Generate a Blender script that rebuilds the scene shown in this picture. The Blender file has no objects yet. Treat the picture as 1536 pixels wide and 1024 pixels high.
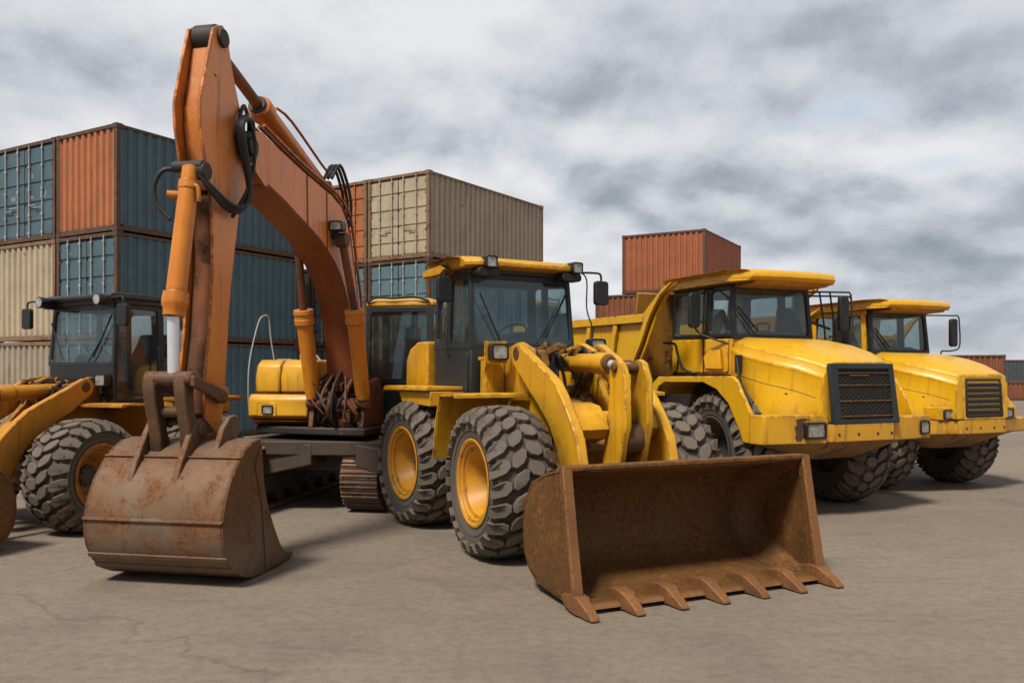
import bpy, bmesh, math, random
from mathutils import Vector, Matrix
random.seed(7)
R = math.radians
scene = bpy.context.scene
COL = scene.collection

# ------------------------------------------------------------------ node helpers
class NT:
    def __init__(s, nt):
        s.nt = nt; s.n = nt.nodes; s.l = nt.links
    def node(s, t, **k):
        n = s.n.new(t)
        for a, b in k.items(): setattr(n, a, b)
        return n
    def put(s, sock, val):
        if val is None: return
        if isinstance(val, bpy.types.NodeSocket): s.l.new(val, sock)
        elif isinstance(val, (tuple, list)) and sock.type == 'RGBA' and len(val) == 3: sock.default_value = (*val, 1)
        else: sock.default_value = val
    def math(s, op, a, b=None, c=None, clamp=False):
        n = s.node('ShaderNodeMath', operation=op, use_clamp=clamp)
        s.put(n.inputs[0], a); s.put(n.inputs[1], b); s.put(n.inputs[2], c)
        return n.outputs[0]
    def vmath(s, op, a, b=None, out=0):
        n = s.node('ShaderNodeVectorMath', operation=op)
        s.put(n.inputs[0], a); s.put(n.inputs[1], b)
        return n.outputs[out]
    def mix(s, f, a, b, mode='MIX'):
        n = s.node('ShaderNodeMix', data_type='RGBA', blend_type=mode)
        s.put(n.inputs['Factor'], f); s.put(n.inputs[6], a); s.put(n.inputs[7], b)
        return n.outputs[2]
    def noise(s, vec, scale, detail=4, rough=.55, dist=0., w=None):
        n = s.node('ShaderNodeTexNoise')
        if w is not None:
            n.noise_dimensions = '4D'; n.inputs['W'].default_value = w
        s.put(n.inputs['Vector'], vec); n.inputs['Scale'].default_value = scale
        n.inputs['Detail'].default_value = detail; n.inputs['Roughness'].default_value = rough
        n.inputs['Distortion'].default_value = dist
        return n.outputs['Fac']
    def ramp(s, f, a, b, va=0., vb=1.):
        n = s.node('ShaderNodeMapRange', clamp=True, interpolation_type='SMOOTHSTEP')
        s.put(n.inputs[0], f); n.inputs[1].default_value = a; n.inputs[2].default_value = b
        n.inputs[3].default_value = va; n.inputs[4].default_value = vb
        return n.outputs[0]
    def scale(s, vec, sc):
        n = s.node('ShaderNodeMapping'); s.put(n.inputs[0], vec); n.inputs['Scale'].default_value = sc
        return n.outputs[0]

MATS = {}
def newmat(name):
    m = bpy.data.materials.new(name); m.use_nodes = True
    t = NT(m.node_tree); t.n.clear()
    out = t.node('ShaderNodeOutputMaterial'); MATS[name] = m
    return m, t, out

def surface(name, base, base2=None, rough=.45, rust=.0, edge=.0, grime_shade=.5, streak=.0, dust=.0, dust_h=1.2,
            metal=0., bump=.15, seed=0., rustc=((.05, .022, .011), (.17, .062, .022)), fade=.2, scratch=.0, coat=0., grain=60., dustc=(.27, .22, .165), ao=.25, under=0., rs=3.4, rsoft=.04):
    """painted or bare worn surface: colour drift, rust patches, worn edges, grime and painted shade in the corners, streaks, dust near the ground"""
    m, t, out = newmat(name)
    tc = t.node('ShaderNodeTexCoord').outputs['Object']
    geo = t.node('ShaderNodeNewGeometry')
    base2 = base2 or tuple(c * .72 for c in base)
    big = t.noise(tc, 1.3, 3, .6, .3, w=seed)
    fine = t.noise(tc, 9., 4, .65, .4, w=seed + 3)
    col = t.mix(t.ramp(big, .35, .68), base, base2)
    col = t.mix(t.math('MULTIPLY', t.ramp(fine, .45, .75), fade), col, tuple(min(1, c * 1.22 + .006) for c in base))
    gr = t.noise(tc, grain, 2, .7, 0., w=seed + 5)
    col = t.mix(t.ramp(gr, .2, .8, 0., .22), col, tuple(c * .55 for c in base))
    rgh = t.math('ADD', rough - .12, t.math('MULTIPLY', fine, .28))
    if streak:
        st = t.noise(t.scale(tc, (7., 7., .55)), 2.2, 3, .65, .2, w=seed + 8)
        col = t.mix(t.math('MULTIPLY', t.ramp(st, .52, .74), streak), col, (.055, .036, .022))
    mask = None
    if rust > 0:
        rn = t.noise(tc, rs, 6, .72, .5, w=seed + 11)
        mask = t.ramp(rn, .74 - .3 * rust - rsoft * .5, .74 - .3 * rust + rsoft * .5)
    if edge > 0:
        bv = t.node('ShaderNodeBevel'); bv.samples = 2; bv.inputs['Radius'].default_value = .03
        d = t.vmath('DOT_PRODUCT', bv.outputs[0], geo.outputs['Normal'], out=1)
        e = t.ramp(t.math('SUBTRACT', 1., d), .006, .06)
        en = t.noise(tc, 7., 4, .7, 0., w=seed + 17)
        e = t.math('MULTIPLY', e, t.ramp(en, .66 - .28 * edge, .74 - .28 * edge))
        mask = e if mask is None else t.math('MAXIMUM', mask, e)
    if mask is not None:
        rv = t.noise(tc, 24., 3, .7, 0., w=seed + 19)
        rc = t.mix(t.ramp(rv, .35, .65), rustc[0], rustc[1])
        col = t.mix(mask, col, rc)
        rgh = t.mix(mask, rgh, (.85, .85, .85))
    if scratch > 0:
        sn = t.noise(t.scale(tc, (1.2, 1.2, 26.)), 3., 5, .7, .8, w=seed + 23)
        col = t.mix(t.math('MULTIPLY', t.ramp(sn, .6, .72), scratch), col, tuple(min(1, c * 1.5 + .05) for c in base))
    if dust > 0:
        z = t.node('ShaderNodeSeparateXYZ'); t.put(z.inputs[0], tc)
        dn = t.math('ADD', t.math('MULTIPLY', fine, .9), -.25)
        h = t.ramp(t.math('SUBTRACT', z.outputs[2], dn), 0., dust_h, 1., .0)
        nz = t.node('ShaderNodeSeparateXYZ'); t.put(nz.inputs[0], geo.outputs['Normal'])
        up = t.math('MULTIPLY', t.ramp(nz.outputs[2], .55, 1.), t.ramp(big, .3, .6, .15, .65))
        d = t.math('MULTIPLY', t.math('MAXIMUM', h, up), dust)
        col = t.mix(d, col, dustc)
        rgh = t.mix(d, rgh, (.9, .9, .9))
    if under > 0:   # shade painted into the colour of faces that look down
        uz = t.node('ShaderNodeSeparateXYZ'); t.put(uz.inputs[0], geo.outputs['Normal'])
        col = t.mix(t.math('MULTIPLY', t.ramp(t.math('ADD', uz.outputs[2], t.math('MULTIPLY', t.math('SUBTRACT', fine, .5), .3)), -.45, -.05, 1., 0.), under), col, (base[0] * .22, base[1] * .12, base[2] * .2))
    if grime_shade > 0:  # corner grime that also paints shade into recesses and gaps
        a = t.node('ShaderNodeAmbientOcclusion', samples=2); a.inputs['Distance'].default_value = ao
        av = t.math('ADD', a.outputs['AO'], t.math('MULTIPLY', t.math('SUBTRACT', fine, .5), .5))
        col = t.mix(t.math('MULTIPLY', t.ramp(av, .25, .8, 1., 0.), grime_shade), col, (.035, .022, .013))
    p = t.node('ShaderNodeBsdfPrincipled')
    t.put(p.inputs['Base Color'], col); t.put(p.inputs['Roughness'], rgh); p.inputs['Metallic'].default_value = metal
    p.inputs['Coat Weight'].default_value = coat; p.inputs['Coat Roughness'].default_value = .35
    if bump:
        b = t.node('ShaderNodeBump'); b.inputs['Strength'].default_value = bump; b.inputs['Distance'].default_value = .012
        t.put(b.inputs['Height'], gr); t.put(p.inputs['Normal'], b.outputs[0])
    t.put(out.inputs[0], p.outputs[0])
    return m

def glass(name, tint=(.62, .72, .73), haze=.12, refl=1.38, haze_reflc=(.26, .35, .37)):
    m, t, out = newmat(name)
    tc = t.node('ShaderNodeTexCoord').outputs['Object']
    tr = t.node('ShaderNodeBsdfTransparent'); t.put(tr.inputs[0], tint)
    gl = t.node('ShaderNodeBsdfGlossy'); gl.inputs['Roughness'].default_value = .06; t.put(gl.inputs[0], (.8, .88, .9))
    df = t.node('ShaderNodeBsdfDiffuse'); t.put(df.inputs[0], haze_reflc)  # dusty film; its teal colour also paints in a reflection
    fr = t.node('ShaderNodeFresnel'); fr.inputs[0].default_value = refl
    n = t.noise(tc, 2.5, 6, .6, .3)
    m1 = t.node('ShaderNodeMixShader'); t.put(m1.inputs[0], t.math('ADD', fr.outputs[0], .08)); t.put(m1.inputs[1], tr.outputs[0]); t.put(m1.inputs[2], gl.outputs[0])
    m2 = t.node('ShaderNodeMixShader'); t.put(m2.inputs[0], t.ramp(n, .3, .75, haze * .5, haze * 1.8)); t.put(m2.inputs[1], m1.outputs[0]); t.put(m2.inputs[2], df.outputs[0])
    t.put(out.inputs[0], m2.outputs[0])
    return m

YEL = (.84, .435, .008); ORG = (.80, .255, .035)
surface('yellow paint', YEL, (.64, .30, .012), rough=.4, rust=.2, edge=.65, grime_shade=.75, streak=.32, under=.5, dust=.14, dust_h=1.3, seed=1, fade=.12, coat=.15)
surface('truck yellow paint', (.86, .465, .008), (.79, .40, .008), rough=.36, rust=.15, edge=.6, grime_shade=.7, streak=.3, under=.5, dust=.10, dust_h=1.2, seed=4, fade=.1, coat=.2)
surface('chipped yellow paint', (.80, .40, .008), (.66, .30, .012), rough=.42, rust=.3, edge=.9, grime_shade=.85, streak=.55, under=.7, dust=.2, dust_h=1.3, seed=5, fade=.12, rs=3.2)
surface('amber yellow paint', (.68, .285, .012), (.55, .205, .012), rough=.45, rust=.28, edge=.8, grime_shade=.85, streak=.45, under=.5, dust=.2, dust_h=1.3, seed=6, fade=.1)
surface('worn and shaded yellow steel', (.40, .19, .02), (.26, .11, .02), rough=.55, rust=.5, edge=.7, grime_shade=.9, streak=.5, dust=.4, seed=2)
surface('orange paint', ORG, (.74, .215, .028), rough=.4, rust=.24, edge=.8, grime_shade=.75, streak=.5, under=.8, dust=.06, dust_h=1.6, seed=9, fade=.18, coat=.15)
surface('boom underside shade', (.26, .062, .012), (.2, .045, .012), rough=.5, rust=.2, edge=.3, grime_shade=.6, streak=.5, seed=10, fade=.1)
surface('amber cylinder paint', (.74, .255, .014), (.62, .185, .014), rough=.4, rust=.28, edge=.5, grime_shade=.7, streak=.3, seed=12, coat=.1)
surface('scorched orange steel', (.26, .075, .018), (.09, .035, .016), rough=.6, rust=.62, edge=.6, grime_shade=.9, streak=.5, seed=13)
surface('rusty bucket steel', (.20, .135, .085), (.17, .082, .034), rough=.55, rust=.66, edge=.6, grime_shade=.5, streak=.4, dust=.25, dust_h=.4, metal=.25, seed=15,
        grain=140., rustc=((.10, .042, .016), (.27, .10, .03)), bump=.18, scratch=.35, rs=4.5, rsoft=.22)
surface('brown bucket steel', (.19, .088, .024), (.125, .062, .02), rough=.5, rust=.7, edge=.7, grime_shade=.55, streak=.55, dust=.0, metal=.3, seed=18,
        grain=140., rustc=((.10, .04, .012), (.31, .125, .026)), bump=.18, scratch=.4, ao=.6, rs=3.2, rsoft=.5)
surface('orange rust steel', (.27, .115, .034), (.18, .075, .026), rough=.6, rust=.5, edge=.7, grime_shade=.6, metal=.2, seed=20, rustc=((.13, .05, .016), (.36, .15, .045)), bump=.45, rs=6., rsoft=.2)
surface('rusty pin steel', (.17, .095, .048), (.10, .055, .03), rough=.6, rust=.55, edge=.6, grime_shade=.8, metal=.3, seed=21, rustc=((.075, .033, .014), (.27, .10, .03)), bump=.2, grain=140., rs=6., rsoft=.2)
surface('greasy dark steel', (.022, .018, .015), (.04, .028, .02), rough=.6, rust=.25, edge=.3, grime_shade=.6, dust=.3, dust_h=.8, seed=23)
surface('dusty chassis steel', (.055, .037, .025), (.035, .025, .018), rough=.7, rust=.5, edge=.5, grime_shade=.9, dust=.14, dust_h=1.1, seed=24)
surface('track steel', (.27, .135, .08), (.33, .18, .12), rough=.6, rust=.5, edge=.8, grime_shade=.8, metal=.3, dust=.35, dust_h=.6, seed=25, rustc=((.075, .03, .016), (.2, .085, .04)))
surface('black cab paint', (.010, .013, .014), (.016, .019, .02), rough=.42, rust=.0, edge=.3, grime_shade=.2, dust=.03, seed=27, bump=.06, coat=.15, rustc=((.08, .08, .08), (.14, .13, .12)))
surface('slate cab paint', (.020, .028, .031), (.028, .036, .039), rough=.45, grime_shade=.3, dust=.05, seed=29, bump=.06)
surface('black plastic', (.013, .014, .015), (.02, .021, .022), rough=.55, grime_shade=.2, dust=.06, seed=31, bump=.1)
surface('rubber hose', (.011, .011, .011), (.018, .017, .016), rough=.6, grime_shade=.2, seed=33, bump=.08)
surface('chrome rod', (.86, .88, .92), (.80, .82, .86), rough=.3, grime_shade=.1, metal=.45, seed=35, bump=.0, fade=.0)
surface('tyre rubber', (.175, .135, .10), (.12, .094, .072), rough=.85, grime_shade=.97, dust=.35, dust_h=3., seed=37, fade=.3, bump=.5, grain=40., dustc=(.17, .14, .112), ao=.11)
surface('tyre wall rubber', (.085, .072, .06), (.135, .108, .083), rough=.85, grime_shade=.8, dust=.25, dust_h=3., seed=38, fade=.3, bump=.35, grain=40., dustc=(.17, .14, .112), ao=.1)
surface('rim yellow', (.70, .33, .015), (.62, .25, .015), rough=.45, rust=.3, edge=.5, grime_shade=.9, seed=40)
surface('rim amber', (.5, .2, .015), (.36, .14, .015), rough=.5, rust=.4, edge=.6, grime_shade=.9, seed=41)
surface('seat fabric', (.025, .028, .03), (.035, .037, .04), rough=.9, grime_shade=.3, seed=43)
surface('white bar paint', (.46, .46, .44), (.34, .32, .29), rough=.5, rust=.2, grime_shade=.3, seed=45, rustc=((.2, .09, .04), (.35, .2, .11)))
surface('lamp black', (.014, .014, .014), rough=.4, grime_shade=.2, seed=46, bump=.05)
m, t, out = newmat('lamp lens')
tc = t.node('ShaderNodeTexCoord').outputs['Object']
w = t.node('ShaderNodeTexWave'); t.put(w.inputs[0], tc); w.inputs['Scale'].default_value = 24.; w.bands_direction = 'Y'
nz = t.noise(tc, 14., 5, .6)
p = t.node('ShaderNodeBsdfPrincipled')
t.put(p.inputs['Base Color'], t.mix(t.ramp(nz, .35, .65), (.62, .60, .55), (.34, .31, .27))); p.inputs['Roughness'].default_value = .12
p.inputs['Metallic'].default_value = .35; p.inputs['Coat Weight'].default_value = .8; p.inputs['Coat Roughness'].default_value = .05
b = t.node('ShaderNodeBump'); b.inputs['Strength'].default_value = .5; b.inputs['Distance'].default_value = .01
t.put(b.inputs['Height'], w.outputs['Fac']); t.put(p.inputs['Normal'], b.outputs[0]); t.put(out.inputs[0], p.outputs[0])
glass('cab glass'); glass('dark cab glass', (.30, .36, .37), .08); glass('clear cab glass', (.72, .8, .81), .06)

def contmat(nm, c, rust, streak, seed, c2=None):
    surface(nm, c, c2 or tuple(x * .82 for x in c), rough=.6, rust=rust, edge=.0, grime_shade=.55, streak=streak, dust=.0, seed=seed, fade=.35, bump=.12, grain=25.,
            rustc=((.10, .038, .018), (.24, .09, .035)), ao=.12)
contmat('teal container paint', (.082, .148, .182), .1, .3, 51)
contmat('pale teal container paint', (.13, .22, .255), .25, .3, 52)
contmat('orange container paint', (.50, .165, .06), .12, .35, 53)
contmat('beige container paint', (.54, .43, .29), .27, .35, 54)
contmat('drab shaded beige paint', (.42, .335, .24), .22, .45, 55)  # darker copy of the beige, painting shade into the long sides
contmat('rust red container paint', (.43, .13, .05), .15, .4, 56)
contmat('brown container paint', (.27, .09, .038), .25, .45, 57)
contmat('slate container paint', (.075, .095, .1), .2, .4, 58)
contmat('rusted rail paint', (.10, .058, .036), .62, .5, 59)
contmat('rusted beige rail paint', (.26, .155, .085), .55, .5, 60)
contmat('marking paint', (.55, .57, .57), .2, .2, 61)
contmat('door seal', (.02, .018, .016), .2, .2, 62)

# ------------------------------------------------------------------ mesh builder
class MB:
    def __init__(s): s.v = []; s.f = []; s.parts = []
    def add(s, vs, fs):
        s.parts.append((vs, fs)); o = len(s.v); s.v += [Vector(v) for v in vs]; s.f += [tuple(o + i for i in f) for f in fs]; return s
    def box(s, x0, x1, y0, y1, z0, z1):
        return s.hexa([(x0, y0, z0), (x1, y0, z0), (x1, y1, z0), (x0, y1, z0), (x0, y0, z1), (x1, y0, z1), (x1, y1, z1), (x0, y1, z1)])
    def hexa(s, v):
        return s.add(v, [(0, 3, 2, 1), (4, 5, 6, 7), (0, 1, 5, 4), (1, 2, 6, 5), (2, 3, 7, 6), (3, 0, 4, 7)])
    def obox(s, c, size, rot=(0, 0, 0)):
        from mathutils import Euler
        M = Euler(rot).to_matrix(); c = Vector(c); a, b, d = [q / 2 for q in size]
        return s.hexa([c + M @ Vector(q) for q in [(-a, -b, -d), (a, -b, -d), (a, b, -d), (-a, b, -d), (-a, -b, d), (a, -b, d), (a, b, d), (-a, b, d)]])
    def prism(s, pts, lo, hi, axis='y', inset=0):
        def P(p, h):
            a, b = p
            return {'y': (a, h, b), 'z': (a, b, h), 'x': (h, a, b)}[axis]
        n = len(pts)
        vs = [P(p, lo) for p in pts] + [P(p, hi) for p in pts]
        return s.add(vs, [tuple(range(n - 1, -1, -1)), tuple(range(n, 2 * n))] + [(i, (i + 1) % n, n + (i + 1) % n, n + i) for i in range(n)])
    def sheet(s, path, th, lo, hi):
        """a plate of thickness th following an x,z path, wide from y=lo to y=hi"""
        n = len(path); a = []; b = []
        for i, p in enumerate(path):
            q0 = path[max(0, i - 1)]; q1 = path[min(n - 1, i + 1)]
            d = Vector((q1[0] - q0[0], q1[1] - q0[1])).normalized(); nn = Vector((-d.y, d.x)) * th
            a.append(p); b.append((p[0] + nn.x, p[1] + nn.y))
        for i in range(n - 1):
            pass
        vs = []
        for i in range(n):
            vs += [(a[i][0], lo, a[i][1]), (b[i][0], lo, b[i][1]), (b[i][0], hi, b[i][1]), (a[i][0], hi, a[i][1])]
        fs = [(0, 1, 2, 3), (4 * n - 1, 4 * n - 2, 4 * n - 3, 4 * n - 4)]
        for i in range(n - 1):
            o = 4 * i
            for k in range(4): fs.append((o + k, o + 4 + k, o + 4 + (k + 1) % 4, o + (k + 1) % 4))
        return s.add(vs, fs)
    def loft(s, rings):
        n = len(rings[0]); vs = [v for r in rings for v in r]
        fs = [tuple(range(n - 1, -1, -1)), tuple(range((len(rings) - 1) * n, len(rings) * n))]
        for k in range(len(rings) - 1):
            o = k * n
            fs += [(o + i, o + (i + 1) % n, o + n + (i + 1) % n, o + n + i) for i in range(n)]
        return s.add(vs, fs)
    def tube(s, path, r, n=10, smooth=0):
        P = [Vector(p) for p in path]
        if smooth:
            Q = []
            for i in range(len(P) - 1):
                p0 = P[max(i - 1, 0)]; p1 = P[i]; p2 = P[i + 1]; p3 = P[min(i + 2, len(P) - 1)]
                for k in range(smooth):
                    u = k / smooth
                    Q.append(.5 * ((2 * p1) + (p2 - p0) * u + (2 * p0 - 5 * p1 + 4 * p2 - p3) * u * u + (3 * p1 - p0 - 3 * p2 + p3) * u ** 3))
            P = Q + [P[-1]]
        rr = r if isinstance(r, (list, tuple)) else [r] * len(P)
        rings = []; up = None
        for i, p in enumerate(P):
            d = (P[min(i + 1, len(P) - 1)] - P[max(i - 1, 0)])
            if d.length < 1e-6: d = Vector((0, 0, 1))
            d.normalize()
            if up is None: up = Vector((0, 0, 1)) if abs(d.z) < .9 else Vector((1, 0, 0))
            x = up.cross(d); 
            if x.length < 1e-4: x = Vector((1, 0, 0)).cross(d)
            x.normalize(); y = d.cross(x); up = y
            rings.append([p + (x * math.cos(2 * math.pi * k / n) + y * math.sin(2 * math.pi * k / n)) * rr[i] for k in range(n)])
        return s.loft(rings)
    def cyl(s, p0, p1, r0, r1=None, n=20):
        return s.tube([p0, p1], [r0, r0 if r1 is None else r1], n)
    def rod(s, p0, p1, prof, n=20):
        """turned bar: prof = [(fraction along, radius)]"""
        p0 = Vector(p0); p1 = Vector(p1); d = (p1 - p0)
        x = d.normalized().orthogonal().normalized(); y = d.normalized().cross(x)
        return s.loft([[p0 + d * f + (x * math.cos(2 * math.pi * k / n) + y * math.sin(2 * math.pi * k / n)) * r for k in range(n)] for f, r in prof])
    def lathe_y(s, prof, n=48, closed=False):
        """prof = [(radius, y)] turned about the y axis"""
        m = len(prof); vs = []; fs = []
        for k in range(n):
            a = 2 * math.pi * k / n
            vs += [(r * math.cos(a), y, r * math.sin(a)) for r, y in prof]
        for k in range(n):
            o = k * m; q = ((k + 1) % n) * m
            for i in range(m - 1 + (1 if closed else 0)):
                j = (i + 1) % m
                fs.append((o + i, o + j, q + j, q + i))
        return s.add(vs, fs)
    def window(s, Q, b, th, rc=.05, glass=None, k=5):
        """frame ring with rounded inner corners in the quad Q (bottom left, bottom right, top right, top left seen from outside); b = l, r, bottom, top"""
        A, B, C, D = [Vector(q) for q in Q]
        W = ((B - A).length + (C - D).length) / 2; H = ((D - A).length + (C - B).length) / 2
        nrm = (B - A).cross(D - A).normalized()
        def M(u, v):
            u /= W; v /= H
            return (A * (1 - u) + B * u) * (1 - v) + (D * (1 - u) + C * u) * v
        l, r, bo, to = b
        inn = []; outr = []
        for cx, cy, a0, oc in ((l + rc, bo + rc, 180, (0, 0)), (W - r - rc, bo + rc, 270, (W, 0)), (W - r - rc, H - to - rc, 0, (W, H)), (l + rc, H - to - rc, 90, (0, H))):
            for i in range(k):
                a = R(a0 + 90 * i / (k - 1)); inn.append((cx + rc * math.cos(a), cy + rc * math.sin(a))); outr.append(oc)
        n = len(inn); vi = [M(*p) for p in inn]; vo = [M(*p) for p in ((0, 0), (W, 0), (W, H), (0, H))]
        back = -nrm * th
        vs = vo + vi + [v + back for v in vo] + [v + back for v in vi]
        fs = []
        o2 = 4 + n
        for i in range(n):
            j = (i + 1) % n; ci = i // k; cj = j // k
            if ci == cj:
                fs.append((ci, 4 + j, 4 + i)); fs.append((o2 + ci, o2 + 4 + i, o2 + 4 + j))
            else:
                fs.append((ci, cj, 4 + j, 4 + i)); fs.append((o2 + ci, o2 + 4 + i, o2 + 4 + j, o2 + cj))
            fs.append((4 + i, 4 + j, o2 + 4 + j, o2 + 4 + i))
        for c in range(4):
            d = (c + 1) % 4; fs.append((c, o2 + c, o2 + d, d))
        s.add(vs, fs)
        if glass is not None:
            glass.add([v + back * .5 for v in vi], [tuple(range(n))])
        return s
    def build_each(s, name, mat, parent=None, **k):
        for vs, fs in s.parts: o = MB().add(vs, fs).build(name, mat, parent, **k)
        return o
    def build(s, name, mat, parent=None, bevel=.008, seg=2, rz=0, ang=38, fix=True):
        me = bpy.data.meshes.new(name); me.from_pydata([tuple(v) for v in s.v], [], s.f)
        if fix:
            bm = bmesh.new(); bm.from_mesh(me); bmesh.ops.recalc_face_normals(bm, faces=bm.faces); bm.to_mesh(me); bm.free()
        me.materials.append(MATS[mat]); me.shade_smooth(); me.set_sharp_from_angle(angle=R(ang))
        o = bpy.data.objects.new(name, me); COL.objects.link(o); o.parent = parent; o.rotation_euler.z = rz
        if bevel:
            b = o.modifiers.new('Bevel', 'BEVEL'); b.width = bevel; b.segments = seg; b.limit_method = 'ANGLE'; b.angle_limit = R(35); b.use_clamp_overlap = True
            b.harden_normals = False
        return o

class Panes:
    """collects separate pieces; each is built as an object of its own"""
    def __init__(s): s.p = []
    def add(s, vs, fs): s.p.append((vs, fs))
    def build(s, name, mat, parent, **k):
        for vs, fs in s.p: MB().add(vs, fs).build(name, mat, parent, bevel=0, fix=False)
def thing(name, label, cat, loc, rz=0, sc=1, group=None):
    o = bpy.data.objects.new(name, None); COL.objects.link(o); o.location = loc; o.rotation_euler.z = rz; o.scale = (sc,) * 3
    o.empty_display_size = .2
    o['label'] = label; o['category'] = cat
    if group: o['group'] = group
    return o
def copy_tree(o, parent):
    c = o.copy(); COL.objects.link(c); c.parent = parent
    for ch in list(o.children): copy_tree(ch, c)
    return c
def rrect(x0, x1, y0, y1, r, k=5):
    pts = []
    for cx, cy, a0 in ((x0 + r, y0 + r, 180), (x1 - r, y0 + r, 270), (x1 - r, y1 - r, 0), (x0 + r, y1 - r, 90)):
        for i in range(k):
            a = R(a0 + 90 * i / (k - 1)); pts.append((cx + r * math.cos(a), cy + r * math.sin(a)))
    return pts

# ------------------------------------------------------------------ shared pieces
def make_wheel(Rt, W, rr, rim_mat, lugs=20, seed=1, parent=None, hub_dark=False):
    """wheel = hub disc > tyre, tyre tread, rim; axle along y, outer face at -y"""
    rnd = random.Random(seed)
    hw = W / 2; sec = Rt - rr
    hub = MB().lathe_y([(.001, -.11 * W), (rr * .34, -.11 * W), (rr * .36, -.08 * W), (rr * .36, .0), (rr * .7, .04 * W), (rr * .92, .12 * W), (rr + .02, .43 * W), (rr - .03, .43 * W), (rr * .8, .2 * W), (.001, .2 * W)], 40)
    for k in range(8):
        a = 2 * math.pi * k / 8; c = (rr * .28 * math.cos(a), rr * .28 * math.sin(a))
        hub.cyl((c[0], -.11 * W, c[1]), (c[0], -.145 * W, c[1]), .018, n=6)
    h = hub.build('wheel', 'greasy dark steel', parent, bevel=.004)
    # carcass profile from outer bead to inner bead
    Rc = Rt - .055
    half = [(rr - .02, .80 * hw), (rr + .01, .88 * hw), (rr + .22 * sec, .96 * hw), (rr + .45 * sec, 1.0 * hw), (rr + .66 * sec, .985 * hw), (rr + .80 * sec, .93 * hw), (Rc - .018, .82 * hw), (Rc, .62 * hw), (Rc + .008, .3 * hw)]
    prof = [(r, -y) for r, y in half] + [(Rc + .012, 0)] + [(r, y) for r, y in reversed(half)]
    ty = MB().lathe_y(prof, 64)
    for f_, yy in ((.16, .93), (.34, .985), (.55, 1.0)):   # moulded rings on the walls
        for sg in (-1, 1): ty.lathe_y([(rr + (f_ - .02) * sec, sg * (yy * hw - .01)), (rr + (f_ - .012) * sec, sg * (yy * hw + .006)), (rr + (f_ + .012) * sec, sg * (yy * hw + .006)), (rr + (f_ + .02) * sec, sg * (yy * hw - .01))], 64)
    tyre = ty.build('tyre', 'tyre wall rubber', h, bevel=0)
    # arc length map for the lugs
    outer = [(r, y) for r, y in prof if r > rr + .4 * sec]
    L = [0]
    for i in range(1, len(outer)): L.append(L[-1] + math.dist(outer[i], outer[i - 1]))
    mid = L[-1] / 2
    def at(u, hgt):
        d = mid + u; d = min(max(d, 0), L[-1])
        i = max(k for k in range(len(L)) if L[k] <= d + 1e-9); i = min(i, len(L) - 2)
        f = (d - L[i]) / (L[i + 1] - L[i])
        r = outer[i][0] * (1 - f) + outer[i + 1][0] * f; y = outer[i][1] * (1 - f) + outer[i + 1][1] * f
        tr, tyy = outer[i + 1][0] - outer[i][0], outer[i + 1][1] - outer[i][1]; q = math.hypot(tr, tyy)
        return r + tyy / q * hgt, y - tr / q * hgt
    tm = MB()
    pitch = 2 * math.pi / lugs; hgt = .052
    T = .62 * W
    rows = [(-T, -.285 * W, 0., .20), (-.275 * W, .01 * W, .5, .16), (-.01 * W, .275 * W, 0., -.16), (.285 * W, T, .5, -.20)]
    for ri, (u0, u1, off, skew) in enumerate(rows):
        for k in range(lugs):
            a0 = (k + off) * pitch + rnd.uniform(-.012, .012)
            um = (u0 + u1) / 2; du = (u1 - u0) / 2; da = pitch * (.42 if ri in (1, 2) else .38)
            if ri in (1, 2): shape = [(-1, -.55), (-.55, -.95), (.35, -.8), (.85, -.35), (1, .55), (.55, .95), (-.35, .8), (-.85, .35)]
            elif ri == 0: shape = [(-1, -.75), (-.3, -.95), (.55, -.9), (1, -.35), (.95, .45), (.5, .95), (-.3, .95), (-1, .75)]
            else: shape = [(-.95, -.45), (-.5, -.95), (.3, -.95), (1, -.75), (1, .75), (.3, .95), (-.55, .9), (-1, .35)]
            rings = []
            for hh, sc in ((-.012, 1.12), (hgt * .5, 1.02), (hgt * .9, .95), (hgt, .87)):
                ring = []
                for su, sa in shape:
                    u = um + du * su * (sc if ri in (1, 2) else (1 - (1 - sc) * .6)); aa = a0 + da * sa * sc + skew * pitch * su
                    jit = 1 + rnd.uniform(-.04, .04)
                    r, y = at(u, hh * jit)
                    ring.append((r * math.cos(aa), y, r * math.sin(aa)))
                rings.append(ring)
            tm.loft(rings)
    tm.build('tyre_tread', 'tyre rubber', h, bevel=0, ang=30)
    rim = MB().lathe_y([(rr + .035, -.93 * hw), (rr + .04, -.97 * hw), (rr + .02, -.99 * hw), (rr - .005, -.95 * hw), (rr - .012, -.90 * hw), (rr - .03, -.905 * hw), (rr - .045, -.85 * hw), (rr - .05, -.78 * hw), (rr - .075, -.77 * hw), (rr - .085, -.70 * hw),
                        (rr * .66, -.34 * hw), (rr * .56, -.16 * hw), (rr * .36, -.14 * hw), (.02, -.14 * hw)], 56)
    rim.build('rim', rim_mat, h, bevel=0, ang=25)
    return h

def place_wheel(h, x, y, z, flip=False, spin=0., steer=0.):
    h.location = (x, y, z); h.rotation_euler = (0, spin, (math.pi if flip else 0) + steer)

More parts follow.
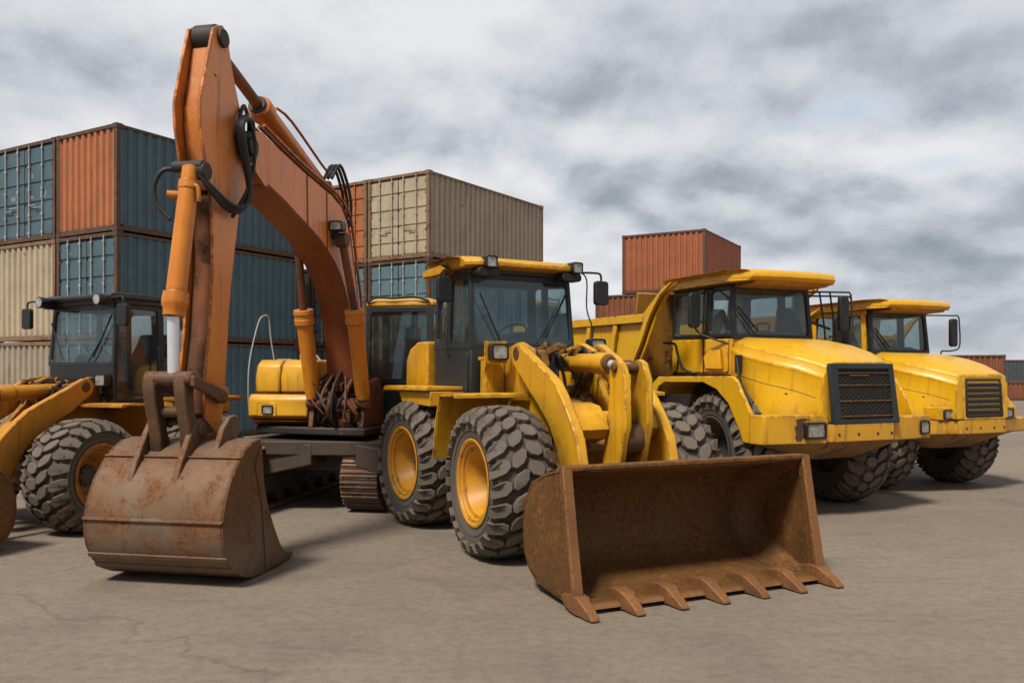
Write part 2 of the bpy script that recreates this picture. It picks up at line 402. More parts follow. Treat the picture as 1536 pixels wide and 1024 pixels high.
def lamp(parent, c, size, rz=0, name='work_lamp', tilt=0, lens='lamp lens', hood=True):
    """box lamp: housing > lens, facing +x"""
    d, w, hh = size; x, y, z = c
    b = MB().prism(rrect(y - w / 2, y + w / 2, z - hh / 2, z + hh / 2, min(w, hh) * .18, 4), x - d, x - .012, 'x')
    pts_o = rrect(y - w / 2, y + w / 2, z - hh / 2, z + hh / 2, min(w, hh) * .18, 4); pts_i = rrect(y - w * .40, y + w * .40, z - hh * .38, z + hh * .38, min(w, hh) * .12, 4)
    n = len(pts_o)
    b.add([(x - .012, *p) for p in pts_o] + [(x + .006, *p) for p in pts_o] + [(x + .006, *p) for p in pts_i] + [(x - .01, *p) for p in pts_i],
          [(i, (i + 1) % n, n + (i + 1) % n, n + i) for i in range(n)] + [(n + i, n + (i + 1) % n, 2 * n + (i + 1) % n, 2 * n + i) for i in range(n)] + [(2 * n + i, 2 * n + (i + 1) % n, 3 * n + (i + 1) % n, 3 * n + i) for i in range(n)])
    o = b.build(name, 'lamp black', parent, bevel=.003, rz=rz)
    g = MB().add([(x - .006, *p) for p in pts_i], [tuple(range(n))])
    g.build('lens', lens, o, bevel=0)
    return o

def seat(parent, x, y, z, rz=0):
    s = MB()
    s.prism([(x - .25, z), (x + .27, z), (x + .29, z + .1), (x + .2, z + .14), (x - .2, z + .12)], y - .24, y + .24)
    s.loft([[(x - .2 - .16 * f - d, y + wy * q, z + .1 + .75 * f) for d, q in ((0, -1), (0, 1), (.12, 1), (.12, -1))] for f, wy in ((0, .22), (.3, .25), (.62, .24), (.8, .17), (1, .13))])
    return s.build('seat', 'seat fabric', parent, bevel=.04, seg=3, rz=rz)
def steering(parent, x, y, z, rz=0, rad=.19):
    s = MB(); n = 24
    c = Vector((x, y, z)); ax = Vector((-.55, 0, .83)); e1 = Vector((0, 1, 0)); e2 = ax.cross(e1)
    ring = [c + (e1 * math.cos(2 * math.pi * k / n) + e2 * math.sin(2 * math.pi * k / n)) * rad for k in range(n + 1)]
    s.tube(ring, .016, 8)
    for k in (0, 8, 16): s.tube([c, ring[k]], .012, 6)
    s.tube([c, c - ax * .45 + Vector((.1, 0, -.1))], .03, 10)
    return s.build('steering_wheel', 'black plastic', parent, bevel=0, rz=rz)
def wiper(parent, a, b, c, rz=0):
    s = MB().tube([a, b], .010, 6); s.tube([c[0], c[1]], .013, 6)
    return s.build('wiper', 'black plastic', parent, bevel=0, rz=rz)

# ------------------------------------------------------------------ wheel loader
def make_loader(root, art, paint, rim, cabx, dz, roof, cabmat, wheel_seed, wr=.75, track=.96):
    A = R(art)
    # ---- rear half
    hw = .80 if roof == 'yellow' else .62; hx = -2.06 if roof == 'yellow' else -2.1
    rf = MB().prism([(hx + .1, .62), (-.05, .62), (.05, .75), (.05, 1.15), (-.3, 1.5), (hx + .1, 1.35)], -.46, .46)
    rf.cyl((-1.1, -.95, .74), (-1.1, .95, .74), .17); rf.box(-.12, .12, -.12, .12, .6, 1.2)
    rf.build('rear_frame', 'greasy dark steel', root)
    cw = MB().prism([(hx - .2, .85), (hx + .3, .8), (hx + .3, 1.32), (hx - .2, 1.32)], -.62, .62); cw.build('counterweight', paint, root, bevel=.06, seg=3)
    hd = MB().prism([(-1.36, 1.36), (-1.72, 1.36), (-1.72, 2.2), (-1.66, 2.21), (-1.36, 2.21)], -hw, hw)
    hd.prism([(-1.728, 1.36), (-2.02, 1.36), (-2.06, 1.6), (-2.05, 1.98), (-1.93, 2.13), (-1.728, 2.2)] if roof == 'yellow' else [(-1.728, 1.36), (-2.1, 1.36), (-2.13, 1.6), (-2.1, 1.75), (-1.95, 1.85), (-1.728, 1.9)], -hw + .02, hw - .02)
    h = hd.build('engine_hood', paint, root, bevel=.035, seg=3)
    ls = MB()
    for i in range(7): ls.box(hx + .14, hx + .30, -hw + .023, -hw + .028, 1.66 + .045 * i, 1.685 + .045 * i); ls.box(hx + .14, hx + .30, hw - .028, hw - .023, 1.66 + .045 * i, 1.685 + .045 * i)
    ls.build_each('vent', 'greasy dark steel', h, bevel=0)
    ex = MB().cyl((-1.95, .3, 2.1), (-1.95, .3, 2.75), .055); ex.build('exhaust_pipe', 'greasy dark steel', root, bevel=.005)
    fend = None
    for sy in (-1, 1):
        f = MB(); o, i_ = (-1.22, -.56)
        f.prism([(-1.78, 1.58), (-1.74, 1.66), (-.5, 1.66), (-.5, 1.61), (-1.70, 1.60)], o, i_)
        f.prism([(-1.42, 1.603), (-1.3, 1.45), (-.5, 1.43), (-.5, 1.606)], o + .06, i_)
        if sy > 0: f.v = [Vector((v.x, -v.y, v.z)) for v in f.v]
        f.build('rear_fender', paint, root, bevel=.012)
    # ---- cab
    x0 = cabx; x1 = cabx - (.97 if roof == 'yellow' else 1.35); zsw = 2.10 if roof == 'yellow' else 1.60; hb, ht = .73, .70; zb, zt, zs = 2.12, 2.98, 1.5
    zlb = zb + .02 if roof == 'yellow' else zsw + .03
    base = MB().prism([(x1, zs), (x0 - .02, zs), (x0 - .003, zlb), (x1, zlb)], -hb + .005, hb - .005)
    if roof != 'yellow': base.box(x0 - .06, x0 - .004, -hb + .02, hb - .02, zlb + .002, zb + .03); base.box(x1 + .004, x1 + .06, -hb + .02, hb - .02, zlb + .002, zb + .03)
    base.prism([(x1, zt), (x0 - .05, zt), (x0 - .02, zt + .07), (x1, zt + .07)], -ht - .02, ht + .02)
    cab = MB(); gl = Panes(); gd = Panes()
    FT = x0 - .07
    cab.window([(x0, -hb, zb), (x0, hb, zb), (FT, ht, zt), (FT, -ht, zt)], (.05, .05, .05, .06), .05, .07, gl)
    cab.window([(x1, hb, zb), (x1, -hb, zb), (x1 + .03, -ht, zt), (x1 + .03, ht, zt)], (.08, .08, .05, .06), .05, .06, gl)
    xm = x0 - (.60 if roof == 'yellow' else .80)
    for sy in (-1, 1):
        q1 = [(xm, sy * hb, zsw), (x0, sy * hb, zsw), (FT, sy * ht, zt), (xm, sy * ht, zt)]
        q2 = [(x1, sy * hb, zsw), (xm, sy * hb, zsw), (xm, sy * ht, zt), (x1 + .03, sy * ht, zt)]
        if sy > 0: q1 = [q1[1], q1[0], q1[3], q1[2]]; q2 = [q2[1], q2[0], q2[3], q2[2]]
        cab.window(q1, (.05, .05, .05, .06), .05, .06, gd); cab.window(q2, (.05, .05, .1, .06), .05, .05, gd)
    c = cab.build('cab', cabmat, root, bevel=.006)
    base.build('cab_base', cabmat, c, bevel=.02)
    gl.build('window', 'cab glass', c, bevel=0, fix=False); gd.build('side_window', 'clear cab glass', c, bevel=0, fix=False)
    for sy in (-1, 1):
        dr = MB()
        if roof == 'yellow': dr.prism(rrect(xm + .05, x0 - .06, zs + .08, zb - .06, .05), sy * (hb + .003) - .012, sy * (hb + .003) + .012)
        dr.tube([(xm + .1, sy * (hb + .02), zb - .1), (xm + .1, sy * (hb + .06), zb - .08), (xm + .1, sy * (hb + .06), zb + .25), (xm + .1, sy * (hb + .02), zb + .27)], .012, 6)
        dr.build('door', cabmat, c, bevel=.006)
    if roof == 'yellow':
        ro = []
        for z, e in ((3.03, -.02), (3.05, .03), (3.10, .035), (3.15, -.05), (3.165, -.16)):
            ro.append([(px + (e if px > x0 - .5 else -e), py + math.copysign(e, py), z) for px, py in ((x1 - .12, -.72), (x0 - .02, -.78), (x0 + .12, -.62), (x0 + .12, .62), (x0 - .02, .78), (x1 - .12, .72))])
        r = MB().loft(ro); r.prism([(x1 - .02, 2.985), (xm + .1, 2.985), (xm + .2, 3.05), (xm + .1, 3.1), (x1 - .02, 3.07)], -.88, -.7)
        r.build('roof', paint, root, bevel=.015, seg=3)
        for y in (-.56, .64):
            lamp(root, (x0 + .20, y, 3.09), (.16, .15, .14), name='roof_lamp')
        u = MB()
        for y in (-.56, .6): u.prism(rrect(y - .14, y + .14, 2.93, 3.03, .04, 4), x0 - .02, x0 + .14, 'x')
        u.build_each('lamp_bracket', 'black plastic', root, bevel=.01)
    else:
        ro = []
        for z, e in ((3.04, .02), (3.06, .06), (3.11, .05), (3.14, -.05)):
            ro.append([(px + (e if px > x0 - .5 else -e), py + math.copysign(e, py), z) for px, py in ((x1, -.68), (x0, -.68), (x0, .68), (x1, .68))])
        MB().loft(ro).build('roof', cabmat, root, bevel=.02, seg=3)
        for y in (-.64, .64):
            b = MB().cyl((x0 + .02, y, 3.03), (x0 + .2, y, 3.03), .07, .085, 20)
            b.box(x0 - .05, x0 + .1, y - .05, y + .05, 2.94, 3.06)
            o = b.build('roof_lamp', 'lamp black', root, bevel=.004)
            MB().add([(x0 + .202, y + .068 * math.cos(k * .2618), 3.03 + .068 * math.sin(k * .2618)) for k in range(24)], [tuple(range(24))]).build('lens', 'lamp lens', o, bevel=0)
    # mirrors
    for sy in (-1, 1):
        ym = sy * 1.06; xx = x0 + .10
        if sy < 0 and roof == 'yellow': ym = -.86; xx = x0 - .42
        mm = MB().prism(rrect(ym - .10, ym + .10, 2.66, 2.96, .04, 4), xx - .03, xx + .035, 'x')
        o = mm.build('mirror', 'black plastic', root, bevel=.012, seg=3)
        MB().tube([(xx, ym, 2.9), (xx, ym, 3.03), (xx - .02, ym * .93, 3.06), (xx - .06, sy * .68, 3.05)], .014, 8, 3).build_each('mirror_arm', 'black plastic', o, bevel=0)
    seat(root, x0 - .72, 0, 1.75); steering(root, x0 - .3, 0, 2.3)
    MB().prism([(x0 - .1, 1.6), (x0 - .1, 2.22), (x0 - .2, 2.3), (x0 - .3, 2.2), (x0 - .26, 1.6)], -.3, .3).build('dashboard', 'black plastic', root, bevel=.03)
    wiper(root, (x0 + .02, .22, zb + .06), (x0 - .01, .50, zb + .42), ((x0 + .0, .3, zb + .12), (x0 - .035, .64, zb + .70)))
    MB().tube([(x0 + .02, -.62, zb + .62), (x0 + .02, -.35, zb + .08)], .010, 6).build('wiper', 'black plastic', root, bevel=0)
    if roof == 'yellow':
        MB().tube([(x0 + .12, .74, 3.05), (x0 + .16, .80, 2.95), (x0 + .16, .80, 2.6), (x0 + .2, .86, 2.35), (x0 + .25, .8, 2.1)], .010, 6, 4).build('cable', 'rubber hose', root, bevel=0)
    # ---- front half (steered)
    fr = MB().prism([(-.15, .6), (-.15, 1.45), (.25, 1.7), (.62, 1.6), (.95, 1.3), (1.3, 1.02), (1.35, .6)], -.33, .33)
    fr.cyl((1.05, -.95, .74), (1.05, .95, .74), .17); fr.box(.85, 1.25, -.3, .3, .5, .95)
    fr.build('front_frame', 'worn and shaded yellow steel', root, rz=A, bevel=.02)
    tw = MB()
    for sy in (-1, 1):
        y0, y1 = sorted((sy * .34, sy * .42))
        tw.prism([(-.2, 1.2), (-.18, 2.0 + dz), (-.02, 2.1 + dz), (.35, 2.16 + dz), (.62, 2.08 + dz), (.74, 1.8 + dz), (1.05, 1.3), (1.0, 1.0), (.2, .95)], y0, y1)
        y0, y1 = sorted((sy * .42, sy * .66))
        tw.prism([(-.22, 1.55), (-.2, 1.98 + dz), (-.05, 2.0 + dz), (-.02, 1.55)], y0, y1)
    tw.build_each('lift_tower', paint, root, rz=A, bevel=.015)
    armp = [(.40, 2.04), (.45, 2.12), (.57, 2.14), (.92, 1.98), (1.44, 1.75), (1.62, 1.58), (1.79, 1.38), (1.91, 1.21), (1.99, .93), (2.10, .60), (2.14, .42), (2.12, .30), (2.0, .28), (1.62, .84), (1.5, 1.09), (1.32, 1.32), (1.08, 1.5), (.78, 1.7), (.46, 1.92)]
    armp = [(x, z + dz * max(0, min(1, (z - .9) / .8))) for x, z in armp]
    for sy in (-1, 1):
        y0, y1 = sorted((sy * .55, sy * .45))
        o = MB().prism(armp, y0, y1).build('lift_arm', paint, root, rz=A, bevel=.012)
        y0, y1 = sorted((sy * .56, sy * .40)); pn = MB().cyl((.56, y0, 2.03 + dz), (.56, y1, 2.03 + dz), .07); pn.cyl((2.07, y0 - .02, .36), (2.07, y1 + .02, .36), .06)
        pn.build_each('pin', 'rusty pin steel', o, bevel=.006)
    lc = MB()
    for sy in (-1, 1): lc.cyl((.35, sy * .5, .95), (1.05, sy * .5, 1.16), .07)
    lc.build('lift_cylinder', 'worn and shaded yellow steel', root, rz=A, bevel=.006)
    z_ = dz * .6
    xt = MB()
    tp = [(1.28, 1.2 + z_), (1.3, 1.48 + z_), (1.42, 1.53 + z_), (1.6, 1.5 + z_), (1.74, 1.38 + z_), (1.78, 1.28 + z_), (1.72, 1.19 + z_), (1.5, 1.13 + z_)]
    xt.prism(tp, -.45, -.12); xt.prism(tp, .22, .45)
    xt.cyl((1.42, -.45, 1.33 + z_), (1.42, .45, 1.33 + z_), .11)
    xt.cyl((1.68, -.455, 1.31 + z_), (1.68, -.45, 1.31 + z_), .04); xt = xt.build('cross_tube', paint, root, rz=A, bevel=.016, seg=3)
    MB().cyl((1.66, -.17, 1.32 + z_), (1.66, .27, 1.32 + z_), .055).build_each('pin', 'rusty pin steel', xt, bevel=.005)
    lv = [(1.76, 1.86), (1.80, 1.93), (1.88, 1.955), (1.97, 1.92), (2.05, 1.76), (2.06, 1.32), (1.98, 1.08), (1.93, .86), (1.80, .72), (1.66, .78), (1.62, .97), (1.70, 1.3), (1.76, 1.63)]
    lv = [(x, z + z_) for x, z in lv]
    lo = MB()
    for ya, yb in ((-.11, -.04), (.13, .20)): lo.prism(lv, ya, yb)
    lo = lo.build('bell_crank', paint, root, rz=A, bevel=.012)
    pp = MB().cyl((1.87, -.14, 1.87 + z_), (1.87, .23, 1.87 + z_), .045); pp.cyl((1.78, -.14, .84 + z_), (1.78, .23, .84 + z_), .05); pp.cyl((1.86, -.035, 1.2 + z_), (1.86, .13, 1.2 + z_), .16)
    pp.build_each('pin', 'rusty pin steel', lo, bevel=.006)
    MB().prism([(1.74, .8 + z_), (1.82, .9 + z_), (2.14, .66), (2.12, .56)], .0, .09).build('tilt_link', 'worn and shaded yellow steel', root, rz=A)
    zc = 1.915 + dz * .8
    tcyl = MB().rod((.45, .045, zc + .02), (1.48, .045, zc), [(0, .06), (.02, .095), (.06, .1), (.80, .1), (.81, .112), (.97, .112), (1, .1)])
    tcyl = tcyl.build('tilt_cylinder', paint, root, rz=A, bevel=.004)
    MB().cyl((1.46, .045, zc), (1.88, .045, zc - .04), .045).build('piston_rod', 'chrome rod', tcyl, bevel=0)
    cap = MB().cyl((1.47, .045, zc), (1.54, .045, zc), .075); cap.cyl((1.80, -.02, zc - .035), (1.80, .11, zc - .035), .07); cap.build_each('gland', 'rusty pin steel', tcyl, bevel=.004)
    hs = MB(); rn = random.Random(3)
    for k in range(6):
        y = -.27 + .10 * k + rn.uniform(-.03, .03); a = rn.uniform(-.12, .18); q = rn.uniform(-.12, .12)
        hs.tube([(.15 + a, y, 1.9 + dz), (.38 + a, y + q, 2.09 + dz + rn.uniform(-.05, .0)), (.62 + a, y + q, 2.03 + dz + rn.uniform(-.06, .03)), (.72 + a * .6, y + rn.uniform(-.1, .1), 1.72 + dz), (.58, y * .6, 1.5 + dz)], rn.choice((.012, .015, .019)), 7, 4)
    hs.build_each('hydraulic_hose', 'rubber hose', root, bevel=0, rz=A)
    ck = MB().prism([(.3, 1.75 + dz), (.62, 1.75 + dz), (.72, 1.9 + dz), (.66, 2.06 + dz), (.4, 2.1 + dz)], -.33, -.22); ck.prism([(.3, 1.75 + dz), (.62, 1.75 + dz), (.72, 1.9 + dz), (.66, 2.06 + dz), (.4, 2.1 + dz)], .24, .33)
    for k in range(12):
        ck.obox((.55 + rn.uniform(-.25, .3), -.27 + .05 * k, 2.06 + dz + rn.uniform(-.08, .06)), (rn.uniform(.05, .2), rn.uniform(.03, .07), rn.uniform(.03, .08)), (rn.uniform(-.2, .2), rn.uniform(-.4, .3), rn.uniform(-.3, .3)))
    ck.build('valve_block', 'worn and shaded yellow steel', root, bevel=.006, rz=A)
    for sy in (-1, 1):
        yl = sy * .64 if sy < 0 else .58; xl = .34 if sy < 0 else .36
        o = lamp(root, (xl, yl, (2.05 if sy < 0 else 2.12) + dz), (.13, .2, .185), rz=A, name='headlamp')
        MB().box(xl - .36, xl - .12, yl - .12, yl + .12, 1.96 + dz, 2.0 + dz).box(xl - .145, xl - .125, yl - .135, yl + .135, 1.93 + dz, 2.17 + dz).build_each('lamp_bracket', paint if sy < 0 else 'black plastic', o, bevel=.005, rz=0)
    for sy in (-1, 1):
        f = MB().sheet([(.66, 1.60), (.50, 1.61), (.16, 1.60), (.02, 1.30), (-.08, .88)], .035, -1.27, -.46)
        f.box(.60, .67, -1.28, -.46, 1.555, 1.60)
        f.sheet([(.50, 1.57), (.17, 1.56), (.05, 1.30), (-.05, .88)], -.03, -1.285, -1.255)
        if sy > 0: f.v = [Vector((v.x, -v.y, v.z)) for v in f.v]
        f.build('front_fender', paint, root, rz=A, bevel=.008)
    # ---- bucket
    W2 = 1.22
    sh = [(2.95, 1.075), (2.62, 1.0), (2.36, .9), (2.25, .76), (2.2, .6), (2.19, .44), (2.22, .3), (2.30, .18), (2.44, .10), (2.7, .065), (3.0, .045), (3.14, .035)]
    bk = MB().sheet(sh, .03, -W2, W2)
    side_p = [(2.95, 1.08), (2.62, 1.01), (2.35, .91), (2.24, .77), (2.185, .6), (2.175, .44), (2.205, .29), (2.29, .165), (2.44, .085), (2.8, .05), (3.14, .03), (3.12, .2), (3.04, .62)]
    for sy in (-1, 1):
        y0, y1 = sorted((sy * W2, sy * (W2 - .035))); bk.prism(side_p, y0, y1)
        y0, y1 = sorted((sy * (W2 + .02), sy * (W2 - .055)))
        bk.prism([(2.90, 1.08), (2.965, 1.095), (3.055, .62), (3.14, .2), (3.17, .03), (3.02, .026), (3.02, .2), (2.97, .62)], y0, y1)
    bk.box(2.86, 2.975, -W2, W2, 1.062, 1.098)
    # rounded inner ends: the liner curves forward into the side plates
    ins = [(x, z) for x, z in sh[:-1]]; nn_ = []
    for i_, p_ in enumerate(ins):
        q0 = sh[max(0, i_ - 1)]; q1 = sh[min(len(sh) - 1, i_ + 1)]; d_ = Vector((q1[0] - q0[0], q1[1] - q0[1])).normalized(); nn_.append((-d_.y, d_.x))
    for sy in (-1, 1):
        vs = []; fs = []; rf_ = .24; NN = 9
        for k_ in range(NN):
            a_ = math.pi / 2 * k_ / (NN - 1); tt = rf_ * (1 - math.sin(a_)); oo = rf_ * (1 - math.cos(a_))
            yy_ = sy * (W2 - .037 - rf_ + rf_ * math.sin(a_))
            for i_, (x, z) in enumerate(ins):
                wgt = min(1, i_ / 2.2, (len(ins) - 1 - i_) / 2.2)
                vs.append((x + nn_[i_][0] * (.034 + oo * wgt), yy_, z + nn_[i_][1] * (.034 + oo * wgt)))
        m_ = len(ins)
        for k_ in range(NN - 1):
            for i_ in range(m_ - 1): fs.append((k_ * m_ + i_, k_ * m_ + i_ + 1, (k_ + 1) * m_ + i_ + 1, (k_ + 1) * m_ + i_))
        bk.add(vs, fs)
    for y in (-.5, .0, .5): bk.prism([(2.16, .22), (2.06, .28), (2.06, .5), (2.15, .66), (2.17, .6), (2.165, .44), (2.175, .32)], y - .05, y + .05)
    bo = bk.build('bucket', 'brown bucket steel', root, rz=A, bevel=.008)
    MB().prism([(2.84, .052), (2.84, .085), (3.18, .062), (3.21, .036), (3.1, .02)], -W2 + .03, W2 - .03).build('cutting_edge', 'orange rust steel', bo, bevel=.005)
    for k in range(7):
        y = -1.19 + k * 2.38 / 6; t_ = MB(); w_ = .062
        t_.loft([[(x, y - a, z0), (x, y + a, z0), (x, y + a * .8, z1), (x, y - a * .8, z1)] for x, a, z0, z1 in ((2.92, w_ * .75, .085, .105), (3.0, w_ * .95, .04, .135), (3.10, w_ * 1.1, .018, .15), (3.2, w_ * 1.12, .012, .14), (3.225, w_ * .92, .010, .118), (3.33, w_ * .8, .006, .07), (3.40, w_ * .62, .006, .022))])
        t_.build('tooth', 'orange rust steel', bo, bevel=.012, seg=2)
        # side flange strip along the front edge of each side plate
    for sy in (-1, 1):
        y0, y1 = sorted((sy * (W2 + .026), sy * (W2 - .06)))
        MB().prism([(2.945, 1.085), (2.972, 1.10), (3.062, .62), (3.148, .2), (3.18, .04), (3.13, .035), (3.10, .2), (3.03, .62)], y0, y1).build('side_cutter', 'orange rust steel', bo, bevel=.008)
    # ---- wheels
    w0 = make_wheel(wr, .60, wr * .533, rim, 23, wheel_seed, root)
    fs = [(1.05, -1, True), (1.05, 1, True), (-1.1, -1, False), (-1.1, 1, False)]
    for i, (x, sy, front) in enumerate(fs):
        h = w0 if i == 0 else copy_tree(w0, root)
        v = Vector((x, sy * track, wr - .008))
        if front: v = Matrix.Rotation(A, 3, 'Z') @ v
        place_wheel(h, v.x, v.y, v.z, sy > 0, .37 * i, A if front else 0)

# ------------------------------------------------------------------ excavator
def make_excavator(root):
    P = 'orange paint'; Y = 'yellow paint'; AM = 'amber cylinder paint'
    # undercarriage
    ub = MB().prism([(-1.0, -1.35), (1.15, -1.38), (1.3, -.9), (1.1, .95), (-1.0, .95)], .74, .93, 'z')
    ub.prism([(-1.36, .93), (-.92, .93), (-.92, .30), (-1.1, .30), (-1.3, .5)], -1.0, 1.3, 'x') if False else None
    ub.box(-.8, .8, -.9, .6, .5, .75)
    ub.cyl((0, 0, .9), (0, 0, 1.02), .72, n=40)
    ub.build('undercarriage_frame', 'dusty chassis steel', root, bevel=.02)
    for ya, yb in ((-1.5, -.92), (.10, .60)):
        r = .43; xa, xb = -1.85, (1.55 if ya < 0 else .86)
        loop = []
        per = []
        N = 58; Ltot = 2 * (xb - xa) + 2 * math.pi * r
        def pos(d):
            d %= Ltot
            if d < xb - xa: return (xa + d, 0.0, 0.)
            d -= xb - xa
            if d < math.pi * r: a = d / r; return (xb + r * math.sin(a), r - r * math.cos(a), a)
            d -= math.pi * r
            if d < xb - xa: return (xb - d, 2 * r, math.pi)
            d -= xb - xa; a = d / r; return (xa - r * math.sin(a), r + r * math.cos(a), math.pi + a)
        tr = MB()
        pit = Ltot / N
        for k in range(N):
            x, z, a = pos(k * pit); s_, c_ = math.sin(a), math.cos(a)
            t_ = Vector((c_, 0, s_)); n_ = Vector((s_, 0, -c_))  # along, outward
            c0 = Vector((x, 0, z)) - n_ * .035
            ring = []
            for u, hgt in ((-.47, 0), (-.47, .018), (-.40, .05), (-.34, .05), (-.30, .02), (-.06, .02), (-.02, .042), (.04, .042), (.08, .02), (.36, .02), (.40, .036), (.47, .03), (.47, 0)):
                ring.append(c0 + t_ * (u * pit * 1.0) + n_ * (hgt - .015))
            tr.loft([[Vector((p.x, yy, p.z)) for p in ring] for yy in (ya, yb)])
        tk = tr.build('crawler_track', 'track steel', root, bevel=0)
        fr = MB(); ym = (ya + yb) / 2
        fr.prism([(-1.6, .2), (xb - .25, .2), (xb, .45), (xb - .25, .66), (-1.5, .66), (-1.8, .45)], ym - .16, ym + .16)
        for x in (xa, xb): fr.cyl((x, ym - .18, r), (x, ym + .18, r), r - .06, n=32)
        for k in range(6): fr.cyl((-1.4 + (xb + .95) / 5 * k, ym - .16, .17), (-1.4 + (xb + .95) / 5 * k, ym + .16, .17), .12, n=18)
        fr.build('track_frame', 'greasy dark steel', tk, bevel=.01)
    # sloping legs between the centre and the left track
    lg = MB()
    for x0, x1 in ((.55, 1.25), (-1.0, -.3)):
        lg.hexa([(x0, -1.2, .42), (x1, -1.2, .42), (x1, -.3, .62), (x0, -.3, .62), (x0, -1.2, .80), (x1, -1.2, .80), (x1, -.3, .9), (x0, -.3, .9)])
        lg.hexa([(x0, .3, .62), (x1, .3, .62), (x1, .9, .42), (x0, .9, .42), (x0, .3, .9), (x1, .3, .9), (x1, .9, .80), (x0, .9, .80)])
    lg.build_each('leg_beam', 'dusty chassis steel', root, bevel=.02)
    # house
    MB().prism([(-2.2, -1.2), (-1.7, -1.3), (.95, -1.24), (1.15, -.45), (1.22, .42), (.28, .46), (.28, 1.28), (-1.7, 1.28), (-2.2, 1.2)], 1.0, 1.1, 'z').build('deck', 'greasy dark steel', root, bevel=.02)
    lo = MB().prism([(-1.7, 1.18), (1.0, 1.18), (1.1, 1.24), (1.1, 1.46), (1.05, 1.53), (-1.7, 1.53)], -1.27, -.42)
    lo = lo.build('storage_box', Y, root, bevel=.02, seg=3)
    MB().prism([(-1.7, 1.10), (.9, 1.10), (1.06, 1.178), (-1.7, 1.178)], -1.255, -.435).build('skirt', P, lo, bevel=.015)
    MB().prism(rrect(-1.14, -.86, 1.24, 1.42, .02, 3), 1.092, 1.108, 'x').build('lamp_frame', Y, lo, bevel=.006)
    lamp(root, (1.118, -.985, 1.325), (.05, .16, .12), name='headlamp')
    up = MB()
    for ya, yb in ((-1.22, -.862), (-.855, -.38)):
        up.prism([(-1.9, 1.54), (1.0, 1.54), (1.01, 1.74), (.96, 1.92), (.86, 1.99), (-1.9, 2.0)], ya, yb)
    up = up.build('side_hood', Y, root, bevel=.035, seg=3)
    hh = MB().box(.62, .8, -1.0, -.8, 1.99, 2.005); hh.tube([(.7, -.7, 1.98), (.7, -.7, 2.08), (.7, -.6, 2.1), (.7, -.5, 2.08), (.7, -.5, 1.98)], .013, 6, 3); hh.tube([(.6, -.66, 1.98), (.6, -.66, 2.06), (.6, -.56, 2.08), (.6, -.46, 1.98)], .013, 6, 3)
    hh.build('handle', 'white bar paint', up, bevel=0)
    MB().tube([(1.02, -1.29, 1.25), (1.04, -1.30, 1.54), (1.0, -1.3, 1.98), (.78, -1.29, 2.5), (.62, -1.28, 2.61), (.5, -1.28, 2.58), (.46, -1.27, 2.3), (.46, -1.22, 2.0)], .0095, 8, 4).build('handrail', 'white bar paint', root, bevel=0)
    eh = MB().prism([(-2.25, 1.1), (-.6, 1.1), (-.6, 1.95), (-.75, 2.02), (-2.2, 2.0)], -.37, 1.27); eh.build('engine_hood', Y, root, bevel=.05, seg=3)
    MB().prism([(-2.75, -1.0), (-2.3, -1.28), (-2.26, 1.28), (-2.75, 1.0)], 1.05, 2.0, 'z').build('counterweight', Y, root, bevel=.08, seg=3)
    # cab
    x0, x1, ya, yb, zb, zm, zt = .32, -.56, .06, 1.04, 1.09, 1.70, 2.74
    c = MB(); g = Panes(); g2 = Panes()
    xt = x0 - .10
    xmf = x0 - .10 * (zm - zb) / (zt - zb)
    c.window([(xmf, ya, zm), (xmf, yb, zm), (xt, yb, zt), (xt, ya, zt)], (.07, .09, .03, .08), .06, .06, g)
    c.window([(x0, ya, zb), (x0, yb, zb), (xmf, yb, zm), (xmf, ya, zm)], (.09, .11, .08, .04), .06, .05, g2)
    xmid = x0 - .42
    for q in ([(x1, ya, 1.5), (xmid, ya, 1.5), (xmid, ya, zt), (x1, ya, zt)], [(xmid, ya, 1.5), (x0 - .045, ya, 1.5), (xt, ya, zt), (xmid, ya, zt)]):
        c.window(q, (.05, .05, .06, .08), .05, .06, g)
    for q in ([(xmid, yb, 1.5), (x1, yb, 1.5), (x1, yb, zt), (xmid, yb, zt)], [(x0 - .045, yb, 1.5), (xmid, yb, 1.5), (xmid, yb, zt), (xt, yb, zt)]):
        c.window(q, (.05, .05, .06, .08), .05, .06, g)
    c.window([(x1, yb, 1.7), (x1, ya, 1.7), (x1, ya, zt), (x1, yb, zt)], (.08, .08, .06, .08), .05, .06, g)
    for y in (ya + .02, yb - .02): c.prism([(x1, zb), (x0, zb), (x0 - .04, 1.5), (x1, 1.5)], y - .02, y + .02)
    c.box(x1, x1 + .05, ya + .041, yb - .041, zb, 1.7)
    c.box(x1, x0 - .07, ya + .041, yb - .041, zb, zb + .05)
    c = c.build('cab', 'black cab paint', root, bevel=.008)
    g.build('window', 'dark cab glass', c, bevel=0, fix=False); g2.build('lower_window', 'dark cab glass', c, bevel=0, fix=False)
    MB().loft([[(a, b, z) for a, b in ((x1 - .02, ya - .01 + e), (x0 - .12 - e, ya - .01 + e), (x0 - .12 - e, yb + .01 - e), (x1 - .02, yb + .01 - e))] for z, e in ((zt, 0), (zt + .07, 0), (zt + .12, .1))]).build('roof', Y, c, bevel=.02)
    vis = MB().tube([(x0 - .1, ya + .02, zt + .05), (x0 - .1, ya + .14, zt + .13), (x0 - .1, ya + .4, zt + .115), (x0 - .1, ya + .7, zt + .13), (x0 - .1, yb - .06, zt + .07)], .016, 7, 3); vis.build('roof_trim', 'black plastic', c, bevel=0)
    MB().box(-.56, .34, ya - .1, yb, .985, 1.085).build('cab_sill', Y, root, bevel=.015)
